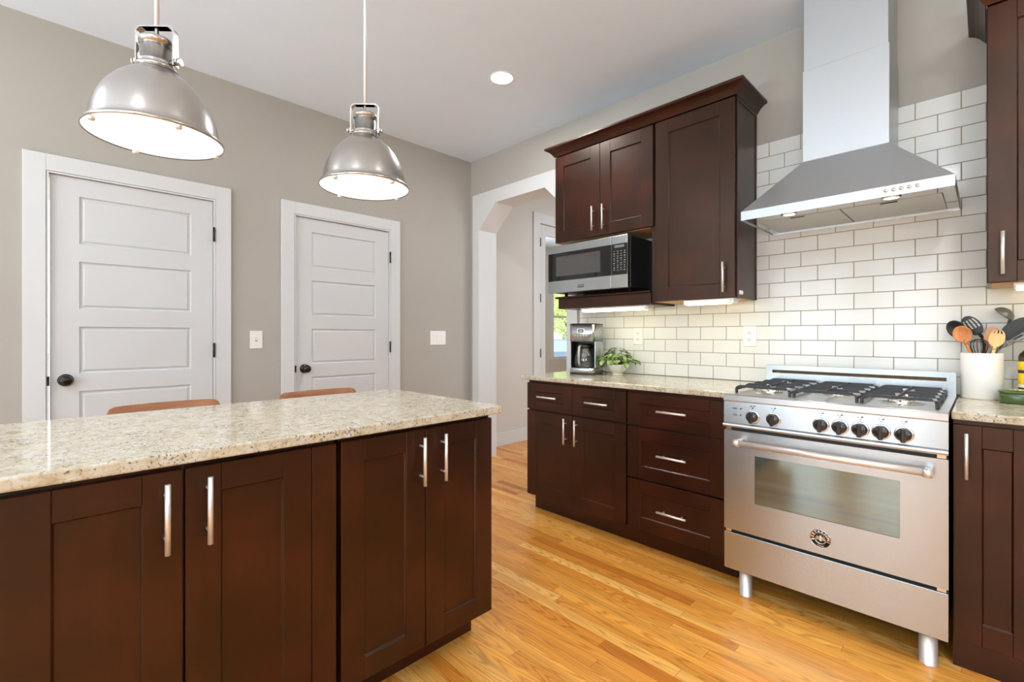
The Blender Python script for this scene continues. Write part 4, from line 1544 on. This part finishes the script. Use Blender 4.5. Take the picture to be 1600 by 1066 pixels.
rnd = random.Random(11)
for grp in range(99):
    a = rnd.uniform(0, 2 * math.pi)
    rad = 0.03 + 0.100 * rnd.random() ** 0.7
    hgt = 0.082 + (1 - (rad - 0.03) / 0.09) * 0.085 * rnd.uniform(0.45, 1.0) + 0.025 * rnd.random()
    b0 = pc + Vector((0.015 * math.cos(a), 0.015 * math.sin(a), 0.062))
    m_ = pc + Vector((rad * 0.6 * math.cos(a), rad * 0.6 * math.sin(a), hgt + 0.012))
    e_ = pc + Vector((rad * math.cos(a), rad * math.sin(a), hgt))
    tipd = 0.036 * rnd.uniform(0.7, 1.15)
    tp = e_ + Vector((tipd * math.cos(a + rnd.uniform(-.5, .5)), tipd * math.sin(a + rnd.uniform(-.5, .5)), -tipd * rnd.uniform(-0.1, 0.95)))
    if tp.y > 2.905: tp.y = 2.905
    if e_.y > 2.90: e_.y = 2.90
    tp.x = max(tp.x, pc.x - 0.094)
    g = G()
    g.mi = 1
    g.tube([b0, m_, e_], 0.0013, 5)
    g.mi = 0
    leaf_into(g, e_, tp, 0.0145 * rnd.uniform(0.8, 1.25), Vector((0, 0, 1)))
    g.build('leaf', [M['leaf'], M['stem']], r)
for dx, dy, h in ((-0.02, 0.0, 0.178), (0.035, 0.0, 0.160), (-0.055, 0.01, 0.145)):
    g = G(); g.mi = 1
    p = pc + Vector((dx, dy, h))
    g.tube([pc + Vector((dx * 0.2, 0, 0.062)), pc + Vector((dx * 0.6, dy * .5, h * 0.6)), p], 0.0014, 5)
    g.mi = 0
    for k in range(9):
        a = k * 2.4
        q = p + Vector((0.010 * math.cos(a), 0.010 * math.sin(a), -0.004 + 0.0015 * k))
        leaf_into(g, p, q + Vector((0.006 * math.cos(a), 0.006 * math.sin(a), 0.004)), 0.006, Vector((0, 0, 1)))
    g.build('young_shoot', [M['leaf2'], M['stem']], r)

# ------------------------------------------------------------------ utensil crock and utensils
cc = (-0.014, 2.835)
CR = 0.066
g = G()
g.lathe([(0.0, 0.915), (CR - 0.004, 0.915), (CR, 0.919), (CR, 1.107), (CR - 0.002, 1.1105), (CR - 0.006, 1.1105), (CR - 0.008, 1.107), (CR - 0.008, 0.925), (0.0, 0.925)], (cc[0], cc[1], 0), 'z', 56)
tag(g.build('utensil_crock', M['ceramic']), 'plain white ceramic crock full of utensils right of the range', 'crock')


def lat_frame(base, head):
    b, h = Vector(base), Vector(head)
    d = (h - b).normalized()
    v = Vector((0, -1, 0))
    nrm = (v - d * v.dot(d)).normalized()
    s_ = d.cross(nrm)
    return b, h, d, s_, nrm


def utensil(name, base, head, label, handle_mat, build_head, hr=0.006, length_in=1.0, handle_flat=None):
    r = thing(name, base, label, name.replace('_', ' '), 'utensils in the white crock')
    b, h, d, s_, nrm = lat_frame(base, head)
    hd = build_head(b, h, d, s_, nrm)
    neck = hd.get('at') or h - hd.get('d', d) * hd['neck']
    g = G()
    g.tube([b, b + (neck - b) * 0.5, neck], [hr, hr, hr * 0.85], 10)

    g.build('handle', handle_mat, r)
    hd['g'].build('head', hd['mat'], r)
    return r


def retilt(d, s_, nrm, ax):
    if ax:
        d = Vector(ax).normalized()
        nrm = (Vector((0, -1, 0)) - d * Vector((0, -1, 0)).dot(d)).normalized()
        s_ = d.cross(nrm)
    return d, s_, nrm


def bowl_head(w, l, depth, mat, ax=None, shape=0.0):
    def f(b, h, d, s_, nrm):
        d, s_, nrm = retilt(d, s_, nrm, ax)
        g = G()
        t = bmesh.new()
        NR, NA = 6, 28
        grid = []
        for i in range(NR + 1):
            q = i / NR
            ring = []
            for k in range(NA):
                a = 2 * math.pi * k / NA
                u = w * q * math.cos(a)
                v = l * q * math.sin(a)
                if shape: u *= 1 + shape * math.sin(a) * q
                dep = depth * (1 - q * q)
                ring.append(h + s_ * u + d * v - nrm * dep)
            grid.append(ring)
        th_ = 0.0022
        for side in (0, 1):
            vs = []
            for i, ring in enumerate(grid):
                if i == 0:
                    vs.append([t.verts.new(ring[0] + nrm * (th_ if side else 0))])
                else:
                    vs.append([t.verts.new(p + nrm * (th_ if side else 0)) for p in ring])
            for k in range(NA):
                k2 = (k + 1) % NA
                t.faces.new([vs[0][0], vs[1][k], vs[1][k2]]).smooth = True
            for i in range(1, NR):
                for k in range(NA):
                    k2 = (k + 1) % NA
                    u_m = math.cos(2 * math.pi * (k + .5) / NA) * (i + .5) / NR
                    t.faces.new([vs[i][k], vs[i + 1][k], vs[i + 1][k2], vs[i][k2]]).smooth = True
            if side == 0: o0 = vs[-1]
            else: o1 = vs[-1]
        for k in range(NA):
            k2 = (k + 1) % NA
            t.faces.new([o0[k], o0[k2], o1[k2], o1[k]]).smooth = True
        g.add(t)
        # neck
        g.tube([h - d * (l * 1.25) - nrm * depth * 0.1, h - d * (l * 0.98), h - d * (l * 0.7) - nrm * depth * 0.35], [0.006, 0.0068, 0.005], 10)
        return dict(g=g, mat=mat, neck=l * 1.2, d=d)
    return f


def slotted_head(w, l, mat, nslot=4, off=0.0, prof='oval', th_=0.003, slot=True, sl=(0.15, 0.75), ax=None):
    """flat blade made of strips so the slots are real openings"""
    def f(b, h, d, s_, nrm):
        d, s_, nrm = retilt(d, s_, nrm, ax)
        g = G()

        def half(v):
            if prof == 'oval': return w * math.sqrt(max(0.0, 1 - (v / l) ** 2))
            return w * (0.55 + 0.45 * (v / l + 1) / 2) if prof == 'flare' else w
        NS = 2 * nslot + 1
        edges = [-1 + 2 * i / NS for i in range(NS + 1)]
        if prof == 'oval' or prof == 'flare':
            NV = 20
            for j in range(NV):
                v0, v1 = -l + 2 * l * j / NV, -l + 2 * l * (j + 1) / NV
                vm = (v0 + v1) / 2 / l
                for i in range(NS):
                    if slot and i % 2 == 1 and sl[0] < (vm + 1) / 2 < sl[1]: continue
                    c4 = [(half(v0) * edges[i], v0), (half(v0) * edges[i + 1], v0), (half(v1) * edges[i + 1], v1), (half(v1) * edges[i], v1)]
                    t = bmesh.new()
                    lo = [t.verts.new(h + s_ * u + d * v - nrm * 0.10 * u * u / w) for u, v in c4]
                    hi = [t.verts.new(h + s_ * u + d * v + nrm * (th_ - 0.10 * u * u / w)) for u, v in c4]
                    t.faces.new(lo[::-1]); t.faces.new(hi)
                    for k in range(4):
                        t.faces.new([lo[k], lo[(k + 1) % 4], hi[(k + 1) % 4], hi[k]])
                    g.add(t, smooth=False)
        bmesh.ops.remove_doubles(g.bm, verts=list(g.bm.verts), dist=0.00002)
        g.tube([h - d * (l * 1.3), h - d * (l * 0.85)], [0.006, 0.0065], 10)
        return dict(g=g, mat=mat, neck=l * 1.25, d=d)
    return f


def cpt(dx, dy, z=0.93):
    return (cc[0] + dx, cc[1] + dy, z)


# head positions: (x, y, z)
def ladle_head(b, h, d, s_, nrm):
    """deep round bowl turned over, opening down to the left"""
    g = G()
    ax = Vector((-0.70, 0.14, -0.70)).normalized()
    u = ax.orthogonal().normalized()
    v = ax.cross(u)
    rings = []
    Rb = 0.037
    for rr, n_ in ((Rb, 9), (Rb - 0.0025, 9)):
        for k in range(n_ + 1):
            t = k / n_ * math.pi / 2
            if rr < Rb: t = math.pi / 2 - t
            q, w = rr * math.cos(t), -rr * 0.8 * math.sin(t)
            rings.append([tuple(h + (u * math.cos(a) + v * math.sin(a)) * max(q, 1e-4) + ax * w) for a in [2 * math.pi * i / 32 for i in range(32)]])
    rings = rings[:10][::-1] + rings[10:][::-1]
    g.loft(rings, True, False, False, True)
    at = h + Vector((0.018, 0.0, -0.030))
    g.tube([at, at + Vector((0.004, 0, 0.012))], 0.006, 8)
    return dict(g=g, mat=M['greysteel'], at=at, neck=0)


utensil('solid_spoon', cpt(0.040, -0.010), (-0.093, 2.86, 1.212), 'black nylon solid spoon leaning left, behind the wooden spoon', M['nylon'], bowl_head(0.031, 0.042, 0.012, M['nylon'], ax=(-0.45, 0, 0.9)), hr=0.005)
utensil('wooden_spoon', cpt(0.02, -0.025), (-0.072, 2.80, 1.190), 'orange brown wooden spoon at the front left of the crock', M['spoonwood'], bowl_head(0.031, 0.037, 0.008, M['spoonwood'], ax=(-0.28, 0, 0.96)), hr=0.0065)
utensil('slotted_spoon', cpt(0.035, 0.030), (-0.043, 2.875, 1.228), 'black nylon slotted spoon with four white-showing slots', M['nylon'], slotted_head(0.029, 0.047, M['nylon'], 4, sl=(0.36, 0.80), ax=(-0.52, 0, 0.86)), hr=0.005)
utensil('wooden_spork', cpt(-0.010, -0.032), (0.031, 2.800, 1.174), 'pale bamboo fork-tipped spoon at the front right of the crock', M['bamboo'], slotted_head(0.024, 0.038, M['bamboo'], 3, sl=(0.76, 1.01), th_=0.004, ax=(0.16, 0, 0.98)), hr=0.007)
utensil('wooden_spatula', cpt(-0.012, -0.022), (0.013, 2.810, 1.186), 'brown wooden spatula standing behind the bamboo fork spoon', M['palewood'], slotted_head(0.020, 0.040, M['palewood'], 2, slot=False, th_=0.004), hr=0.006)
utensil('soup_ladle', cpt(-0.025, 0.040), (0.050, 2.872, 1.272), 'grey soup ladle rising highest out of the crock', M['greysteel'], ladle_head, hr=0.005)
utensil('turner', cpt(-0.040, 0.020), (0.089, 2.836, 1.212), 'black nylon turner with a broad blade leaning right', M['nylon'], slotted_head(0.034, 0.060, M['nylon'], 2, slot=False, ax=(0.72, 0, 0.69)), hr=0.005)
utensil('slotted_turner', cpt(-0.040, -0.002), (0.087, 2.822, 1.169), 'narrow grey slotted turner leaning right below the black turner', M['greysteel'], slotted_head(0.014, 0.045, M['greysteel'], 2, prof='flare', ax=(0.80, 0, 0.60)), hr=0.0045)
# whisk
r = thing('whisk', cpt(0.0, -0.01), 'black wire whisk in the middle of the crock, between the two wooden spoons', 'whisk', 'utensils in the white crock')
b = Vector(cpt(0.0, -0.015)); h = Vector((-0.022, 2.795, 1.165))
d = (h - b).normalized()
g = G(); g.tube([b, h - d * 0.10], 0.008, 10); g.build('handle', M['nylon'], r)
g = G()
for k in range(7):
    a = math.pi * k / 7
    e1 = Vector((math.cos(a), math.sin(a), 0)); e1 = (e1 - d * e1.dot(d)).normalized()
    loop = []
    for j in range(21):
        t = -1 + 2 * j / 20
        v = (1 - abs(t) ** 2.2) ** 0.6 if abs(t) < 1 else 0
        u = math.sin(t * math.pi) * 0 + t
        loop.append(h - d * 0.10 + d * (0.105 * (1 - abs(t) ** 2)) + e1 * (0.031 * math.sin(math.pi * t) * 0.5 * 2 * (0.9)))
    g.tube(loop, 0.0011, 5)
g.build('wires', M['nylon'], r)
# ring-handled tool behind
r = thing('tongs', cpt(0.0, 0.035), 'black tongs with a rounded loop end behind the wooden spatula', 'tongs', 'utensils in the white crock')
b = Vector(cpt(-0.005, 0.04)); h = Vector((0.020, 2.87, 1.215))
d = (h - b).normalized(); s_ = Vector((1, 0, 0)); s_ = (s_ - d * s_.dot(d)).normalized()
g = G()
lp = [b - s_ * 0.008] + [h - d * 0.02 + s_ * (0.018 * math.sin(a)) * (1) - d * 0 + d * (0.02 * math.cos(a)) for a in [R(x) for x in range(-110, 111, 20)]] + [b + s_ * 0.008]
g.tube(lp, 0.0055, 8)
g.build('arms', M['nylon'], r)

# ------------------------------------------------------------------ green tin and yellow bottle
r = thing('green_dish', (0.105, 2.735, 0.915), 'green glazed lidded oval tin on the counter right of the crock', 'tin')


def oval(cx, cy, rx, ry, z, n=44, p=0.72):
    return [(cx + rx * abs(math.cos(a)) ** p * (1 if math.cos(a) >= 0 else -1), cy + ry * abs(math.sin(a)) ** p * (1 if math.sin(a) >= 0 else -1), z) for a in [2 * math.pi * k / n for k in range(n)]]


gx, gy = 0.115, 2.735
g = G(); g.loft([oval(gx, gy, 0.076, 0.050, 0.915), oval(gx, gy, 0.080, 0.054, 0.918), oval(gx, gy, 0.080, 0.054, 0.955), oval(gx, gy, 0.078, 0.052, 0.957)], True, True, True)
g.build('body', M['green'], r)
g = G(); g.mi = 0; g.loft([oval(gx, gy, 0.082, 0.056, 0.9573), oval(gx, gy, 0.083, 0.057, 0.961), oval(gx, gy, 0.080, 0.054, 0.966), oval(gx, gy, 0.068, 0.044, 0.969)], True, True, True)
g.mi = 1
rg_ = random.Random(3)
for k in range(26):
    a = rg_.uniform(0, 6.28); q = rg_.random() ** 0.5
    x_, y_ = gx + 0.055 * q * math.cos(a), gy + 0.034 * q * math.sin(a)
    g.lathe([(0.004, 0.9692), (0.003, 0.9702), (0.0, 0.9704)], (x_, y_, 0), 'z', 8)
g.build('lid', [M['green'], M['gold']], r)

bx, by_ = 0.128, 2.845
r = thing('bottle', (bx, by_, 0.915), 'dark oil bottle with a yellow label behind the green tin', 'bottle')
g = G(); g.lathe([(0.0, 0.915), (0.033, 0.915), (0.036, 0.919), (0.036, 1.095), (0.033, 1.108), (0.024, 1.120), (0.016, 1.130), (0.014, 1.150), (0.014, 1.165), (0.0, 1.166)], (bx, by_, 0), 'z', 36); g.build('body', M['oil'], r)
g = G(); g.mi = 0
g.lathe([(0.0362, 0.985), (0.0366, 0.986), (0.0366, 1.030), (0.0362, 1.0305)], (bx, by_, 0), 'z', 36)
g.lathe([(0.0362, 1.0435), (0.0366, 1.044), (0.0366, 1.078), (0.0362, 1.0785)], (bx, by_, 0), 'z', 36)
g.mi = 1; g.lathe([(0.0362, 0.972), (0.0366, 0.973), (0.0366, 0.9848), (0.0362, 0.985)], (bx, by_, 0), 'z', 36)
g.mi = 2; g.lathe([(0.0362, 1.0306), (0.0366, 1.031), (0.0366, 1.043), (0.0362, 1.0434)], (bx, by_, 0), 'z', 36)
g.build('label', [M['yellow'], M['labelwhite'], M['labeldark']], r)
g = G(); g.lathe([(0.0155, 1.150), (0.0165, 1.152), (0.0165, 1.172), (0.014, 1.175), (0.0, 1.1755)], (bx, by_, 0), 'z', 24); g.build('cap', M['black'], r)

# ------------------------------------------------------------------ outdoors, seen through the far window
g = G(); g.box(-60, 6, 9.7, 50, -0.5, -0.45); g.box(-60, -8.3, -20, 9.7, -0.5, -0.45)
struct(g, 'ground', M['asphalt'])
# parked car
r = thing('car', (-12.6, 15.0, -0.45), 'blue grey car parked outside the far window', 'car')


def tcar(u, v, z):      # u along the car, v across
    a = R(48)
    return (-12.6 + u * math.cos(a) - v * math.sin(a), 15.0 + u * math.sin(a) + v * math.cos(a), -0.45 + z)


def body_ring(v, k):
    prof = [(-2.2, 0.35), (-2.25, 0.62), (-2.15, 0.85), (-1.3, 0.97), (-0.4, 1.0), (1.0, 1.0), (1.9, 0.98), (2.15, 0.85), (2.2, 0.5), (2.15, 0.32)]
    return [(u * k, v, 0.3 + (z - 0.3) * (k if z > 0.9 else 1)) for u, z in prof]


g = G(tcar); g.loft([body_ring(-0.88, 0.97), body_ring(-0.80, 1.0), body_ring(0.80, 1.0), body_ring(0.88, 0.97)], True, True, True, False); g.build('body', M['carpaint'], r)


def cab_ring(v, k):
    return [(u * k + 0.1, v * (1), z) for u, z in ((-1.35, 0.97), (-0.55, 1.42), (0.85, 1.44), (1.7, 1.0))]


g = G(tcar); g.loft([[(u, -0.78, z) if z < 1.2 else (u, -0.60, z) for u, _, z in cab_ring(0, 1)], [(u, 0.78, z) if z < 1.2 else (u, 0.60, z) for u, _, z in cab_ring(0, 1)]], True, True, True, False); g.build('windows', M['carglass'], r)
g = G(tcar); g.box(-0.42, 0.93, -0.6, 0.6, 1.425, 1.46, 0.01); g.build('roof', M['carpaint'], r)
for u in (-1.4, 1.4):
    for v in (-0.86, 0.86):
        g = G(tcar); g.cyl((u, v - 0.09, 0.32), (u, v + 0.09, 0.32), 0.32, 24); g.build('wheel', M['tyre'], r)

# tree
def tree(x, y, h, rad, label, seed):
    r = thing('street_tree', (x, y, -0.45), label, 'tree', 'trees outside the far window')
    g = G(); g.tube([(x, y, -0.45), (x + 0.1, y, h * 0.3), (x, y + 0.1, h * 0.6)], [0.16, 0.12, 0.07], 10)
    for k in range(6):
        a = k * 1.05
        g.tube([(x, y, h * 0.3), (x + rad * 0.5 * math.cos(a), y + rad * 0.5 * math.sin(a), h * 0.55)], [0.05, 0.02], 6)
    g.build('trunk', M['bark'], r)
    rr = random.Random(seed)
    t = bmesh.new()
    for _ in range(3800):
        while True:
            p = Vector((rr.uniform(-1, 1), rr.uniform(-1, 1), rr.uniform(-1, 1)))
            if p.length < 1: break
        c = Vector((x + p.x * rad, y + p.y * rad, h * 0.62 + p.z * h * 0.40))
        a = Vector((rr.uniform(-1, 1), rr.uniform(-1, 1), rr.uniform(-1, 1))).normalized()
        b_ = a.orthogonal().normalized()
        s_ = rr.uniform(0.05, 0.11)
        t.faces.new([t.verts.new(c + a * s_), t.verts.new(c + b_ * s_ * 0.6), t.verts.new(c - a * s_), t.verts.new(c - b_ * s_ * 0.6)])
    g = G(); g.add(t, smooth=False)
    g.build('foliage', M['treeleaf'], r)


tree(-15.4, 19.6, 4.6, 1.9, 'yellow green tree outside the far window, over the parked car', 5)
tree(-24.0, 30.0, 7.0, 3.6, 'larger yellow green tree across the street beyond the car', 9)

# white house across the street
r = thing('house', (-30, 33, -0.45), 'white house across the street seen through the far window', 'house')
g = G(); g.box(-36, -29, 34, 44, -0.45, 2.9); g.build('walls', M['siding'], r)
g = G(); g.prism([(33.4, 2.9), (44.6, 2.9), (39, 5.6)], lambda a, b: (-36.5, a, b), lambda a, b: (-28.5, a, b)); g.build('roof', M['roofing'], r)
for y in (35.5, 38, 41):
    g = G(); g.box(-29.0, -28.95, y, y + 1.1, 0.6, 1.9); g.build('window', M['winglass'], r)
